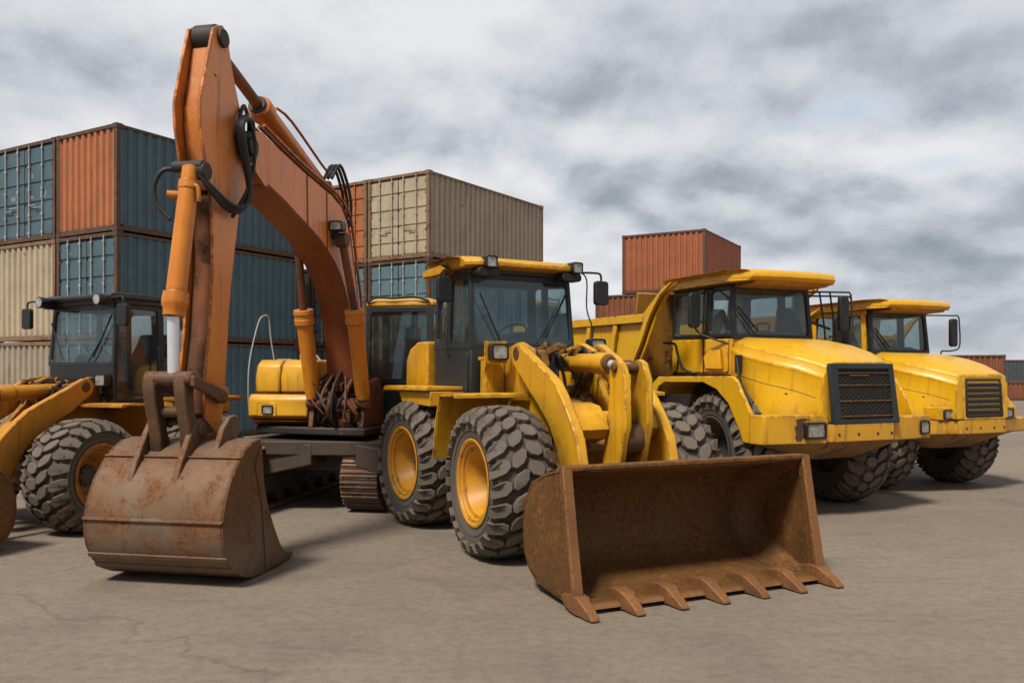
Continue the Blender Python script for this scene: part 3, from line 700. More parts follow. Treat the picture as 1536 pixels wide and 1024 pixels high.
    seat(root, x0 - .55, (ya + yb) / 2, 1.45); MB().box(x0 - .3, x0 - .15, ya + .1, yb - .1, 1.17, 1.72).build('console', 'black plastic', root, bevel=.03)
    lev = MB()
    for y in (ya + .25, yb - .25): lev.tube([(x0 - .25, y, 1.68), (x0 - .2, y, 1.9), (x0 - .19, y, 2.0)], [.014, .016, .03], 8)
    lev.build_each('control_lever', 'black plastic', root, bevel=0)
    # boom foot
    bf = MB()
    for y in (-.36, .34): bf.prism([(.36, 1.1), (1.15, 1.1), (1.1, 1.35), (.85, 1.7), (.55, 1.75), (.36, 1.5)], y - .035, y + .035)
    bf.cyl((.78, -.4, 1.5), (.78, .38, 1.5), .1); bf.cyl((1.1, -.42, 1.42), (1.1, .44, 1.42), .07)
    bf.build('boom_bracket', 'scorched orange steel', root, bevel=.012)
    hz = MB(); rn = random.Random(5)
    for k in range(9):
        y = -.26 + .06 * k + rn.uniform(-.04, .04); q = rn.uniform(-.1, .1)
        hz.tube([(.9, y, 1.1), (1.14 + q, y + rn.uniform(-.1, .1), 1.22 + rn.uniform(-.05, .08)), (1.18 + q, y + rn.uniform(-.14, .14), 1.42 + rn.uniform(-.08, .08)), (1.05 + q, y + rn.uniform(-.06, .06), 1.6 + q), (.92, y * .7, 1.78 + q)], rn.choice((.014, .018, .024)), 7, 4)
    hz.build_each('hydraulic_hose', 'rubber hose', root, bevel=0)
    hz = MB()
    for k in range(5):
        y = -.24 + .11 * k; q = rn.uniform(-.08, .06)
        hz.tube([(1.0, y, 1.15), (1.2 + q, y + rn.uniform(-.1, .1), 1.28), (1.2 + q, y + rn.uniform(-.1, .1), 1.5), (1.0, y * .8, 1.74 + q)], rn.choice((.014, .02, .03)), 7, 4)
    for k in range(14): hz.obox((1.05 + rn.uniform(-.12, .12), rn.uniform(-.26, .28), 1.16 + rn.uniform(0, .48)), (rn.uniform(.05, .16), rn.uniform(.05, .14), rn.uniform(.05, .16)), (rn.uniform(-.5, .5), rn.uniform(-.5, .5), rn.uniform(-.4, .4)))
    hz.build_each('hydraulic_pipe', 'scorched orange steel', root, bevel=.003)
    # boom
    prof = [(3.93, 4.00), (3.90, 4.12), (3.80, 4.20), (3.5, 4.26), (2.51, 4.09), (1.75, 3.99), (1.47, 3.91), (1.28, 3.76), (1.16, 3.55), (1.04, 3.2), (.88, 2.75), (.73, 2.1), (.66, 1.6), (.70, 1.42), (.82, 1.40),
            (.93, 1.5), (.97, 1.84), (1.03, 2.23), (1.13, 2.48), (1.24, 2.72), (1.36, 2.90), (1.50, 3.05), (1.66, 3.17), (1.86, 3.28), (2.12, 3.40), (2.45, 3.50), (3.0, 3.66), (3.44, 3.77), (3.80, 3.90)]
    bm_ = MB().prism(prof, -.205, .205)
    boom = bm_.build('boom', P, root, bevel=.012)
    MB().sheet([(.935, 1.5), (.975, 1.84), (1.035, 2.23), (1.135, 2.48), (1.245, 2.72), (1.365, 2.90), (1.505, 3.05), (1.665, 3.17), (1.865, 3.28), (2.125, 3.40), (2.455, 3.50), (3.0, 3.66), (3.40, 3.76)], -.008, -.198, .198).build('belly_plate', 'boom underside shade', boom, bevel=0)  # thin sheet added to carry painted shade on the boom's underside
    # edge flanges and weld seams proud of the side
    ws = MB()
    for y0, y1 in ((-.211, -.2055), (.2055, .211)):
        for x in (2.45, 1.9):
            za = 4.08 if x > 2 else 4.0; zb_ = 3.51 if x > 2 else 3.31
            ws.prism([(x - .012, zb_), (x + .012, zb_), (x + .03, za), (x + .006, za)], y0, y1)
    ws.build_each('weld_seam', 'scorched orange steel', boom, bevel=0)
    tp = MB()
    for y0, y1 in ((.206, .232), (-.232, -.206)): tp.prism([(3.94, 4.0), (3.9, 4.15), (3.78, 4.22), (3.52, 4.26), (3.44, 3.72), (3.52, 3.72), (3.83, 3.88)], y0, y1)
    tp.build_each('tip_plate', P, boom, bevel=.006)
    pin = MB().cyl((3.85, -.3, 4.03), (3.85, .3, 4.03), .09); pin.cyl((3.85, .2, 4.03), (3.85, .26, 4.03), .15); pin.build_each('pin', 'greasy dark steel', boom, bevel=.01)
    pipes = MB()
    for k, y in enumerate((.08, .135, .185)):
        o = .035 + .012 * k
        pipes.tube([(3.45, y, 4.30 + o), (2.51, y, 4.12 + o), (1.75, y, 4.02 + o), (1.44, y, 3.95 + o), (1.24 - o, y + .02, 3.78 + o), (1.11 - o, y + .02, 3.55 + o * .5), (.99 - o, y + .02, 3.2), (.84 - o, y + .02, 2.75), (.72 - o, y, 2.2)], .02, 8, 3)
    pipes.build_each('hydraulic_pipe', P, boom, bevel=0)
    vh = MB()
    for y in (.1, .15, .2): vh.tube([(1.75, y, 4.2), (1.5, y, 4.42), (1.28, y + .02, 4.2), (1.18, y + .02, 3.95), (1.2, y, 3.7)], .02, 8, 4)
    vh.build_each('hydraulic_hose', 'rubber hose', boom, bevel=0)
    # stick cylinder on top
    sc_ = MB().rod((1.62, 0, 4.10), (3.22, 0, 4.645), [(0, .05), (.02, .1), (.06, .115), (.9, .115), (.905, .135), (.985, .135), (1, .11)])
    sc_.cyl((1.62, -.12, 4.10), (1.62, .12, 4.10), .1)
    for y in (-.1, .1): sc_.prism([(1.45, 3.95), (1.85, 4.0), (1.72, 4.16), (1.58, 4.2), (1.5, 4.12)], y - .02, y + .02)
    sc_.tube([(3.0, .10, 4.68), (2.7, .13, 4.62), (1.9, .13, 4.34), (1.7, .12, 4.3)], .017, 7, 3)
    sco = sc_.build('stick_cylinder', P, root, bevel=.006)
    MB().cyl((3.2, 0, 4.64), (4.15, 0, 4.965), .058).build('piston_rod', 'scorched orange steel', sco, bevel=0)
    MB().cyl((3.2, 0, 4.638), (3.25, 0, 4.655), .1).build('gland', 'greasy dark steel', sco, bevel=.01)
    # lift cylinders
    for y in (-.33, .36):
        a = Vector((1.12, y, 1.46)); b_ = Vector((1.42, y, 2.62)); e = Vector((1.68, y * .85, 3.45))
        lc = MB().rod(a, b_, [(0, .05), (.02, .085), (.1, .095), (.84, .105), (.845, .128), (.90, .128), (.905, .12), (.95, .12), (.955, .13), (1, .125)])
        lc = lc.build('lift_cylinder', AM, root, bevel=.004)
        MB().cyl(b_, e, .05).build('piston_rod', 'scorched orange steel', lc, bevel=0)
        pn = MB().cyl((e.x, e.y - .07, e.z), (e.x, e.y + .07, e.z), .09); pn.build_each('pin', 'rusty pin steel', lc, bevel=.008)
    lamp(root, (1.86, .29, 3.60), (.14, .17, .12), name='work_lamp')
    MB().box(1.66, 1.8, .205, .3, 3.47, 3.53).build_each('lamp_bracket', 'black plastic', root, bevel=.005)
    # stick
    fr = [(4.28, 5.05), (4.36, 5.0), (4.44, 4.75), (4.53, 4.45), (4.585, 4.25), (4.575, 4.04), (4.49, 3.72), (4.41, 3.45), (4.38, 3.22), (4.37, 2.79), (4.43, 2.18), (4.51, 1.75), (4.51, 1.4)]
    bkp = [(4.26, 1.22), (4.19, 1.5), (4.14, 1.9), (4.09, 2.39), (3.99, 2.97), (3.9, 3.37), (3.76, 3.66), (3.70, 3.95), (3.80, 4.2), (3.98, 4.6), (4.07, 4.85), (4.12, 5.03), (4.2, 5.08)]
    st = MB()
    for y0, y1 in ((-.115, -.085), (.135, .165)): st.prism(fr + bkp, y0, y1)
    inner = [(4.32, 4.84), (4.40, 4.45), (4.455, 4.24), (4.45, 4.02), (4.39, 3.75)] ; lowin = [(4.34, 3.4), (4.31, 3.22), (4.30, 2.79), (4.36, 2.18), (4.44, 1.75), (4.44, 1.45)]
    bin_ = [(4.33, 1.3), (4.27, 1.5), (4.17, 2.39), (4.05, 2.97), (3.93, 3.37), (3.8, 3.66), (3.74, 3.95), (3.84, 4.2), (4.02, 4.6), (4.1, 4.83)]
    st.prism(inner + [(4.40, 3.6)] + [(4.36, 3.5)] + [(3.84, 3.58), (3.8, 3.66), (3.74, 3.95), (3.84, 4.2), (4.02, 4.6), (4.1, 4.83)], -.084, .134)
    so = st.build('stick', P, root, bevel=.008)
    MB().prism(lowin + [(4.29, 1.3), (4.22, 1.5), (4.12, 2.39), (4.02, 2.97), (3.93, 3.37), (3.86, 3.52), (4.33, 3.49)], -.083, .133).build('stick_web', 'scorched orange steel', so, bevel=.006)
    tpn = MB().cyl((4.22, -.13, 4.95), (4.22, .2, 4.95), .085); tpn.cyl((4.22, -.08, 4.95), (4.22, .13, 4.95), .13); tpn.build_each('pin', 'greasy dark steel', so, bevel=.01)
    # bucket cylinder
    ta, tb, te = Vector((4.56, .06, 3.68)), Vector((4.76, .015, 2.32)), Vector((4.73, 0, 1.75))
    bc = MB().rod(ta, tb, [(0, .05), (.01, .075), (.1, .075), (.105, .09), (.16, .09), (.165, .083), (.84, .088), (.845, .11), (.90, .115), (.93, .112), (.95, .095), (1, .09)])
    bc = bc.build('bucket_cylinder', AM, root, bevel=.004)
    MB().cyl(tb, te, .052).build('piston_rod', 'chrome rod', bc, bevel=0)
    pn = MB().cyl((4.55, -.12, 3.68), (4.55, .18, 3.68), .05); pn.cyl((4.52, .10, 3.64), (4.52, .2, 3.64), .08)
    pn.build_each('pin', 'greasy dark steel', bc, bevel=.008)
    nb = MB().cyl((4.56, -.03, 3.42), (4.62, -.14, 3.42), .04); nb.tube([(4.6, .05, 3.5), (4.62, .16, 3.48), (4.6, .16, 3.35)], .02, 7, 3); nb.build('port', AM, bc, bevel=.004)
    # hose bundle
    hs = MB()
    for k in range(3):
        d = .022 * k
        hs.tube([(3.72, .16 + d, 4.1), (3.9, .26 + d, 4.30 - d), (4.1, .27 + d, 4.18), (4.04, .27 + d, 3.9), (3.92 + d, .27 + d, 3.60), (4.02, .26 + d, 3.38 + d), (4.25, .24 + d, 3.34 + d), (4.5, .22, 3.46 + d), (4.58, .14, 3.62)], .02, 8, 5)
    hs.tube([(4.1, .27, 4.15), (3.98, .3, 4.25), (3.86, .3, 4.1), (3.86, .29, 3.8), (3.98, .28, 3.55), (4.1, .2, 3.3)], .02, 8, 5)
    hs.tube([(3.6, .1, 4.36), (3.8, .16, 4.45), (3.95, .2, 4.3), (4.0, .2, 4.05)], .02, 8, 4)
    hs.tube([(4.56, -.1, 3.66), (4.60, -.2, 3.64), (4.62, -.27, 3.5), (4.62, -.24, 3.34), (4.6, -.12, 3.2)], .022, 8, 5)
    hs.build_each('hydraulic_hose', 'rubber hose', root, bevel=0)
    # linkage
    lk = MB()
    for ya_, yb_ in ((-.26, -.14), (.04, .155)):
        lk.prism([(4.66, 1.76), (4.70, 1.84), (4.78, 1.84), (4.82, 1.76), (4.80, 1.6), (4.72, 1.3), (4.70, 1.08), (4.64, 1.0), (4.54, 1.02), (4.52, 1.1), (4.6, 1.3), (4.66, 1.6)], ya_, yb_)
    lk.cyl((4.74, -.235, 1.775), (4.74, .20, 1.775), .066); lk.cyl((4.61, -.24, 1.08), (4.61, .17, 1.08), .095)
    lk.cyl((4.67, -.16, 1.48), (4.67, .08, 1.48), .05)
    lko = lk.build('linkage', 'rusty pin steel', root, bevel=.02, seg=3)
    sl = MB()
    for y in (-.15, .22): sl.prism([(4.80, 1.71), (4.80, 1.81), (4.3, 1.67), (4.24, 1.59), (4.30, 1.54)], y - .025, y + .025)
    sl.cyl((4.3, -.18, 1.6), (4.3, .25, 1.6), .055)
    sl.build('side_link', 'rusty pin steel', lko, bevel=.012)
    # bucket
    BW = .655
    shp = [(4.40, 1.235), (4.55, 1.215), (4.68, 1.15), (4.81, 1.04), (4.92, .91), (5.0, .76), (5.045, .60), (5.05, .47), (5.02, .34), (4.94, .21), (4.83, .11), (4.68, .045), (4.52, .015), (4.3, .008), (4.1, .02)]
    bk = MB().sheet(shp, -.03, -BW + .001, BW - .001)
    sp = shp + [(4.02, .03), (3.93, .10), (4.05, .22), (4.17, .40), (4.29, .62), (4.36, .82), (4.41, 1.0)]
    for sy in (-1, 1):
        y0, y1 = sorted((sy * BW, sy * (BW - .035))); bk.prism(sp, y0, y1)
        y0, y1 = sorted((sy * (BW + .012), sy * (BW + .0005)))
        bk.prism([(4.40, 1.2), (4.52, 1.0), (4.40, .66), (4.35, .3), (4.33, .03), (4.05, .03), (3.93, .10), (4.05, .22), (4.17, .40), (4.29, .62), (4.36, .82)], y0, y1)
    bo = bk.build('bucket', 'rusty bucket steel', root, bevel=.006)
    wsx = MB()
    for (xa, za), (xb, zb_), (nx, nz) in (((5.045, .60), (5.052, .575), (1, 0)), ((4.985, .285), (4.96, .245), (.87, -.5)), ((4.90, .18), (4.86, .14), (.7, -.7))):
        wsx.prism([(xa - nx * .01, za - nz * .01), (xb - nx * .01, zb_ - nz * .01), (xb + nx * .018, zb_ + nz * .018), (xa + nx * .018, za + nz * .018)], -BW, BW)
    wsx.prism([(4.745, 1.09), (4.765, 1.08), (4.778, 1.095), (4.758, 1.105)], -BW, BW)
    wsx.build('wear_strip', 'rusty bucket steel', bo, bevel=.004)
    for y in (-.30, .13, .36):
        pr = [(4.96, .62), (4.97, .80), (4.86, 1.05), (4.72, 1.28), (4.64, 1.385), (4.55, 1.42), (4.47, 1.38), (4.45, 1.28), (4.5, 1.16)] if y < .3 else [(4.7, 1.1), (4.56, 1.34), (4.46, 1.43), (4.36, 1.44), (4.29, 1.37), (4.29, 1.27), (4.40, 1.16)]
        e = MB().prism(pr, y - .028, y + .028); e.cyl((pr[5][0], y - .05, pr[5][1] - .1), (pr[5][0], y + .05, pr[5][1] - .1), .06)
        e.build('bucket_ear', 'rusty bucket steel', bo, bevel=.01)
    for k in range(5):
        y = -.58 + .29 * k
        MB().loft([[(x, y - a, z0), (x, y + a, z0), (x, y + a, z1), (x, y - a, z1)] for x, a, z0, z1 in ((4.2, .05, .008, .06), (4.02, .058, .0, .12), (3.86, .05, .0, .10), (3.70, .035, .02, .065), (3.66, .03, .03, .055))]).build('tooth', 'rusty bucket steel', bo, bevel=.01)

# ------------------------------------------------------------------ dump truck
def make_truck(root, kind, seed):
    Y = 'truck yellow paint'
    ch = MB().box(-6.2, .9, -.42, .42, .8, 1.2); ch.cyl((0, -.95, .8), (0, .95, .8), .2); ch.cyl((-3.5, -.95, .8), (-3.5, .95, .8), .2); ch.cyl((-5.3, -.95, .8), (-5.3, .95, .8), .2)
    ch.box(-2.2, -.4, -.75, .75, 1.15, 1.7); ch.box(-.6, .5, -.72, .72, .95, 1.3)
    ch.build('chassis', 'greasy dark steel', root, bevel=.02)
    MB().loft([[(1.16, -.62, .985), (.95, -1.40, .985), (.45, -1.40, .985), (.45, 1.40, .985), (.95, 1.40, .985), (1.16, .62, .985)],
               [(1.02, -.55, .86), (.8, -1.1, .88), (.4, -1.05, .9), (.4, 1.05, .9), (.8, 1.1, .88), (1.02, .55, .86)],
               [(.72, -.4, .70), (.6, -.62, .72), (.2, -.6, .76), (.2, .6, .76), (.6, .62, .72), (.72, .4, .70)]]).build('belly_plate', 'worn and shaded yellow steel', root, bevel=.02)
    bp = MB().prism([(1.21, -.58), (1.30, -.50), (1.30, .50), (1.21, .60), (1.06, 1.38), (.98, 1.42), (.86, 1.42), (.86, -1.42), (.98, -1.42), (1.06, -1.38)], .96, 1.19, 'z')
    if kind == 1:
        bp.prism([(1.235, -.565), (1.10, -1.40), (1.04, -1.44), (.86, -1.44), (.86, -.52), (1.235, -.52)], .945, 1.305, 'z')
        bp.prism([(1.225, .61), (1.09, 1.40), (1.03, 1.44), (.86, 1.44), (.86, .57), (1.22, .57)], .945, 1.25, 'z')
    bo = bp.build('bumper', 'chipped yellow paint', root, bevel=.018, seg=3)
    for y in (-.42, -.1, .22, .46):
        MB().cyl((1.296, y, 1.06), (1.306, y, 1.06), .018, n=6).build('bolt', 'greasy dark steel', bo, bevel=0)
    # hood
    def ring(x, b, zb, zs, zc, zt, tw):
        return [(x, -b, zb), (x, -b - .015, zs), (x, -b + .01, zc), (x, -tw, zt), (x, tw, zt), (x, b - .01, zc), (x, b + .015, zs), (x, b, zb)]
    nose = 1.22 if kind == 1 else 1.26
    dzf = 0 if kind == 1 else -.03
    hr = []
    for x, bb, b_, zs_, zc, zt_, tw in ((-.34, .74, .72, 2.10, 2.24, 2.31, .50), (.12, 1.08, .95, 2.03, 2.19, 2.265, .56), (.58, 1.08, .93, 1.93, 2.09, 2.18, .54), (.93, .84, .73, 1.84, 2.0, 2.085, .47), (nose - .09, .64, .61, 1.76, 1.93, 1.995 + dzf, .44), (nose, .615, .585, 1.74, 1.89, 1.955 + dzf, .42)):
        half = [(-bb, 1.2), (-b_ - .028, zs_ - .25), (-b_ - .012, zs_ - .03), (-b_ - .022, zs_ + .025), (-b_ + .018, zs_ + .075), (-b_ + .035, zc), (-tw, zt_)]
        hr.append([(x, y, z) for y, z in half] + [(x, -y, z) for y, z in reversed(half)])
    hood = MB().loft(hr).build('hood', Y, root, bevel=.014, seg=2, ang=40)
    for sy in (-1, 1):
        MB().tube([(r_[1][0], sy * (abs(r_[1][1]) + .001), r_[1][2]) for r_ in hr[1:5]], .0035, 6).build('hood_seam', 'greasy dark steel', hood, bevel=0)
        for x_, y_ in ((.35, .965), (.80, .83)): MB().obox((x_, sy * y_, 1.6 if x_ < .5 else 1.55), (.09, .03, .03), (0, 0, -sy * .1 if x_ < .5 else -sy * .4)).build('latch', 'black plastic', hood, bevel=.005)
    sm = MB(); sm.obox((.93, -.72, 1.345), (.24, .014, .016), (0, 0, .42)); sm.build('hood_seam', 'worn and shaded yellow steel', hood, bevel=0)
    # grille
    g = MB(); xg = nose + (.05 if kind == 1 else .022)
    if kind == 1:
        Q = [(xg + .03, -.50, 1.185), (xg + .03, .61, 1.185), (xg, .52, 1.935), (xg, -.545, 1.935)]
        g.window(Q, (.13, .09, .055, .07), .05, .02)
        go = g.build('grille', 'slate cab paint', root, bevel=.012)
        A_, B_, C_, D_ = [Vector(q) for q in Q]
        def M(u, v, o=0): return (A_ * (1 - u) + B_ * u) * (1 - v) + (D_ * (1 - u) + C_ * u) * v + Vector((o, 0, 0))
        MB().add([M(.1, .04, -.03), M(.93, .04, -.03), M(.93, .93, -.03), M(.1, .93, -.03)], [(0, 1, 2, 3)]).build('grille_back', 'black plastic', go, bevel=0)
        me = MB(); n = 26
        for k in range(-n, n):
            for sgn in (1, -1):
                # diagonal wires clipped to the opening
                u0, v0, u1, v1 = .12, .07, .92, .91
                pts = []
                c0 = k / n * 1.9
                for s_ in range(41):
                    u = u0 + (u1 - u0) * s_ / 40; v = v0 + (sgn * (u - u0) + (c0 if sgn > 0 else c0 + .8)) * 1.0
                    if v0 <= v <= v1: pts.append(M(u, v, -.026 if sgn > 0 else -.021))
                if len(pts) > 2: me.tube([pts[0], pts[-1]], .0035, 4)
        me.build('grille_mesh', 'dusty chassis steel', go, bevel=0)
        br = MB()
        for v in (.13, .38, .64, .84): br.tube([M(.125, v, -.014), M(.915, v, -.014)], .0055, 6)
        br.tube([M(.3, .80, -.012), M(.6, .80, -.012)], .006, 6)
        br.build_each('grille_bar', 'worn and shaded yellow steel', go, bevel=0)
        MB().box(nose - .22, nose - .14, .60, .66, 1.28, 1.86).build('side_trim', 'black plastic', root, bevel=.01)
    else:
        Q = [(xg + .005, -.39, 1.24), (xg + .005, .47, 1.24), (xg - .012, .42, 1.85), (xg - .012, -.41, 1.85)]
        Q2 = [(xg - .003, -.46, 1.19), (xg - .003, .54, 1.19), (xg - .018, .49, 1.91), (xg - .018, -.47, 1.91)]
        MB().window(Q2, (.05, .05, .04, .045), .05, .05).build('grille_surround', Y, root, bevel=.015)
        g.window(Q, (.03, .03, .03, .03), .05, .03); go = g.build('grille', 'black plastic', root, bevel=.006)
        lv = MB()
        for k in range(6):
            z = 1.30 + .088 * k; lv.hexa([(xg - .05, -.375, z), (xg - .005, -.375, z - .02), (xg - .005, .44, z - .02), (xg - .05, .43, z), (xg - .05, -.375, z + .06), (xg + .004, -.375, z + .028), (xg + .004, .43, z + .028), (xg - .05, .42, z + .06)])
        lv.build_each('louvre', 'black plastic', go, bevel=.008)
    # lamps
    if kind == 1:
        lamp(root, (1.236, -.72, 1.115), (.06, .33, .20), name='headlamp', rz=0)
        lamp(root, (1.15, 1.24, 1.10), (.06, .17, .18), name='headlamp')
        fx = lambda y: 1.235 - (-.565 - y) * .1617 + .0025
        rp_ = MB()
        for pts in ([(-.91, .99), (-.885, 1.03), (-.90, 1.09), (-.89, 1.16), (-.87, 1.22), (-.83, 1.25), (-.79, 1.243), (-.80, 1.26), (-.91, 1.268), (-.985, 1.25), (-.965, 1.2), (-1.0, 1.15), (-.98, 1.08), (-.995, 1.03), (-.97, .985)],
                    [(-.545 - .05, 1.0), (-.6, 1.05), (-.59, 1.1), (-.605, 1.16), (-.58, 1.18), (-.575, 1.1), (-.58, 1.02)]):
            rp_.add([(fx(y), y, z) for y, z in pts], [tuple(range(len(pts)))])
        rp_.build_each('rust_patch', 'rusty pin steel', bo, bevel=0, fix=False)
    else:
        for y in (-.66, .68):
            bx = MB().box(.9, 1.19, y - .24, y + .24, 1.19, 1.40); bx.build('lamp_housing', Y, root, bevel=.02)
            lamp(root, (1.205, y + (.02 if y < 0 else -.02), 1.285), (.06, .36, .15), name='headlamp')
    # cab
    x0, x1, hb, ht, zs, zb, zt = -.32, -1.78, .72, .69, 1.78, 2.32, 3.04
    cabm = 'black cab paint'
    cb = MB(); gl = Panes(); sg = Panes()
    FT = x0 - .06
    cb.window([(x0, -hb, zb - .03), (x0, hb, zb - .03), (FT, ht, zt), (FT, -ht, zt)], (.06, .06, .06, .06), .06, .06, gl)
    cb.window([(x1, hb, zb), (x1, -hb, zb), (x1 + .04, -ht, zt), (x1 + .04, ht, zt)], (.1, .1, .06, .06), .05, .05, gl)
    for sy in (-1, 1):
        xs = (x1, -.98, x0)
        for a, b_ in ((x1, -.92), (-.92, x0)):
            q = [(a, sy * hb, zb), (b_, sy * hb, zb), (b_ if b_ != x0 else FT, sy * ht, zt), (a, sy * ht, zt)]
            if sy > 0: q = [q[1], q[0], q[3], q[2]]
            cb.window(q, (.07, .06, .05, .07), .05, .05, sg)
    cb.prism([(x1, zt), (FT, zt), (FT, zt + .05), (x1, zt + .05)], -ht, ht)
    cab = cb.build('cab', cabm, root, bevel=.008)
    gl.build('windscreen', 'cab glass', cab, bevel=0, fix=False); sg.build('side_window', 'cab glass', cab, bevel=0, fix=False)
    lb = MB().prism([(x1, zs), (x0 - .05, zs), (x0 - .02, zb - .032), (x1, zb - .002)], -hb + .004, hb - .004)
    lb.build('cab_base', Y, cab, bevel=.012)
    MB().box(x1 - .02, x0 + .02, -hb - .02, hb + .02, zs - .05, zs - .002).build('cab_sill', cabm, cab, bevel=.01)
    for sy in (-1, 1):
        dr = MB()
        dr.prism(rrect(-1.72, -.42, zs + .03, zb - .03, .04), sy * (hb + .008) - .014, sy * (hb + .008) + .014)
        a, b_ = sorted((sy * (hb + .02), sy * (hb + .075)))
        dr.prism([(-.86, zs + .08), (-.50, zs + .08), (-.55, zs + .36), (-.78, zs + .36), (-.90, zs + .26)], a, b_)
        do = dr.build('door', Y, cab, bevel=.014)
    if kind == 2:
        yp = MB()
        for sy in (-1, 1):
            yp.prism([(x1 - .01, zb - .02), (x1 + .14, zb - .02), (x1 + .16, zt + .02), (x1 + .03, zt + .02)], sy * .725 - .02, sy * .725 + .02)
            yp.prism([(x0 - .2, zb - .02), (x0 - .1, zb - .02), (x0 - .14, zt + .02), (x0 - .24, zt + .02)], sy * .72 - .02, sy * .72 + .02)
            yp.prism([(x1 + .02, zt - .08), (x0 - .12, zt - .08), (x0 - .12, zt + .02), (x1 + .02, zt + .02)], sy * .715 - .017, sy * .715 + .017)
        yp.build('cab_pillar', Y, cab, bevel=.01)
    rp = [(-1.88, -.80), (-.18, -.84), (.08, -.72), (.15, -.3), (.16, .3), (.09, .72), (-.14, .82), (-1.88, .80)]
    def off(e): return [(x + (e if x > -1 else -e), y + math.copysign(e, y)) for x, y in rp]
    ro = MB().loft([[(x, y, z) for x, y in off(e)] for z, e in ((3.06, -.06), (3.075, -.01), (3.11, .012), (3.17, .0), (3.205, -.05), (3.215, -.12))])
    ro.build('roof', Y, root, bevel=.015, seg=3)
    MB().prism([(-.45, 3.0), (.02, 3.02), (.06, 3.062), (-.45, 3.062)], -.66, .66).build('sun_visor', 'worn and shaded yellow steel', root, bevel=.01)
    seat(root, -1.2, .0, 1.95); steering(root, -.68, .0, 2.42); 
    MB().prism([(-.40, 2.2), (-.40, 2.36), (-.6, 2.42), (-.72, 2.3), (-.7, 2.0), (-.4, 2.0)], -.55, .55).build('dashboard', 'black plastic', root, bevel=.03)
    wiper(root, (x0 + .02, -.35, zb + .03), (x0 - .015, -.6, zb + .32), ((x0 + .01, -.3, zb + .08), (x0 - .03, -.62, zb + .42)))
    # fenders
    arch_o = [(-1.32, 1.50), (-1.28, 1.67), (-1.14, 1.76), (.48, 1.775), (.56, 1.74), (.85, 1.31), (.875, 1.0), (.83, .95)]
    arch_i = [(.70, .95), (.58, 1.18), (.42, 1.42), (.18, 1.60), (-.1, 1.685), (-.98, 1.675), (-1.13, 1.62), (-1.21, 1.50)]
    for sy in (-1, 1):
        f = MB().prism(arch_o + arch_i, -1.40, -1.345)
        inn = [-1.26, -1.24, -1.14, -.98, -.70, -.66, -.66, -.66]
        rg = []
        for k, (x, z) in enumerate(arch_i):
            q0 = arch_i[max(0, k - 1)]; q1 = arch_i[min(7, k + 1)]; dv = Vector((q1[0] - q0[0], q1[1] - q0[1])).normalized(); nx, nz_ = dv.y * .035, -dv.x * .035
            rg.append([(x, -1.344, z), (x, inn[k], z), (x + nx, inn[k], z + nz_), (x + nx, -1.344, z + nz_)])
        f.loft(rg)
        f.hexa([(-1.12, -1.344, 1.725), (.47, -1.344, 1.735), (-.20, -.72, 1.735), (-1.12, -.72, 1.725), (-1.12, -1.344, 1.752), (.47, -1.344, 1.765), (-.20, -.72, 1.765), (-1.12, -.72, 1.752)])
        if sy > 0: f.v = [Vector((v.x, -v.y, v.z)) for v in f.v]
        f.build('fender', Y, root, bevel=.016, seg=3)
    MB().box(-1.9, .1, -1.2, -.4, .9, 1.45).box(-1.9, .1, .4, 1.2, .9, 1.45) if False else None
    # ladder strut, grab handles, mirrors
    st = MB()
    for a, b_ in (((.12, -1.02, 2.02), (.36, -1.10, 1.2)), ((.24, -1.05, 1.68), (.62, -1.08, 1.25)), ((.34, -1.1, 1.27), (.62, -1.08, 1.25))): st.tube([a, b_], .018, 8)
    st.obox((.13, -1.0, 1.93), (.08, .06, .24)); st.obox((.46, -1.08, 1.29), (.26, .07, .06), (0, 0, .1))
    st.build('grab_rail', 'black plastic', root, bevel=.004)
    gh = MB().tube([(-1.74, -.76, 2.26), (-1.70, -.92, 2.27), (-1.42, -.92, 2.24), (-1.38, -.90, 2.1), (-1.30, -.86, 1.88), (-1.18, -.74, 1.8)], .02, 8, 3); gh.tube([(-1.36, -.9, 2.06), (-1.5, -.82, 1.86), (-1.7, -.74, 1.8)], .014, 8, 3)
    gh.build('grab_handle', 'black plastic', root, bevel=0)
    ml = MB().prism(rrect(-1.10, -.92, 2.45, 2.95, .06, 5), -.86, -.79, 'x'); ml = ml.build('mirror', 'black plastic', root, bevel=.015, seg=3)
    MB().tube([(-.84, -1.01, 2.5), (-.8, -.9, 2.36), (-.42, -.73, 2.22)], .014, 8, 3).tube([(-.84, -1.01, 2.9), (-.84, -.8, 3.0), (-.84, -.68, 3.02)], .014, 8, 3).tube([(-.95, -.735, 3.0), (-.95, -.76, 2.4), (-.95, -.745, 1.8)], .013, 8).build_each('mirror_arm', 'black plastic', ml, bevel=0)
    mr = MB().prism(rrect(1.10, 1.27, 2.42, 2.93, .05, 5), -.24, -.17, 'x'); mr = mr.build('mirror', 'black plastic', root, bevel=.015, seg=3)
    ma = MB()
    for z in (2.99, 2.93) if kind == 1 else (2.99,): ma.tube([(-.4, .68, z), (-.3, .9, z), (-.2, 1.3, z), (-.2, 1.33, z - .04)], .013, 8)
    ma.tube([(-.2, 1.33, 2.96), (-.2, 1.36, 2.5), (-.22, 1.28, 2.36), (-.3, 1.0, 2.34)], .013, 8, 3)
    if kind == 1:
        for y in (.82, 1.02): ma.tube([(-.3, y, 2.99), (-.26, y + .05, 2.5), (-.28, y + .1, 2.25)], .013, 8)
        ma.tube([(-.36, .72, 2.55), (-.28, 1.0, 2.45)], .02, 8)
    else:
        ma.tube([(-.3, 1.0, 2.34), (-.3, .95, 2.2)], .013, 8)
    ma.build_each('mirror_arm', 'black plastic', mr, bevel=0)
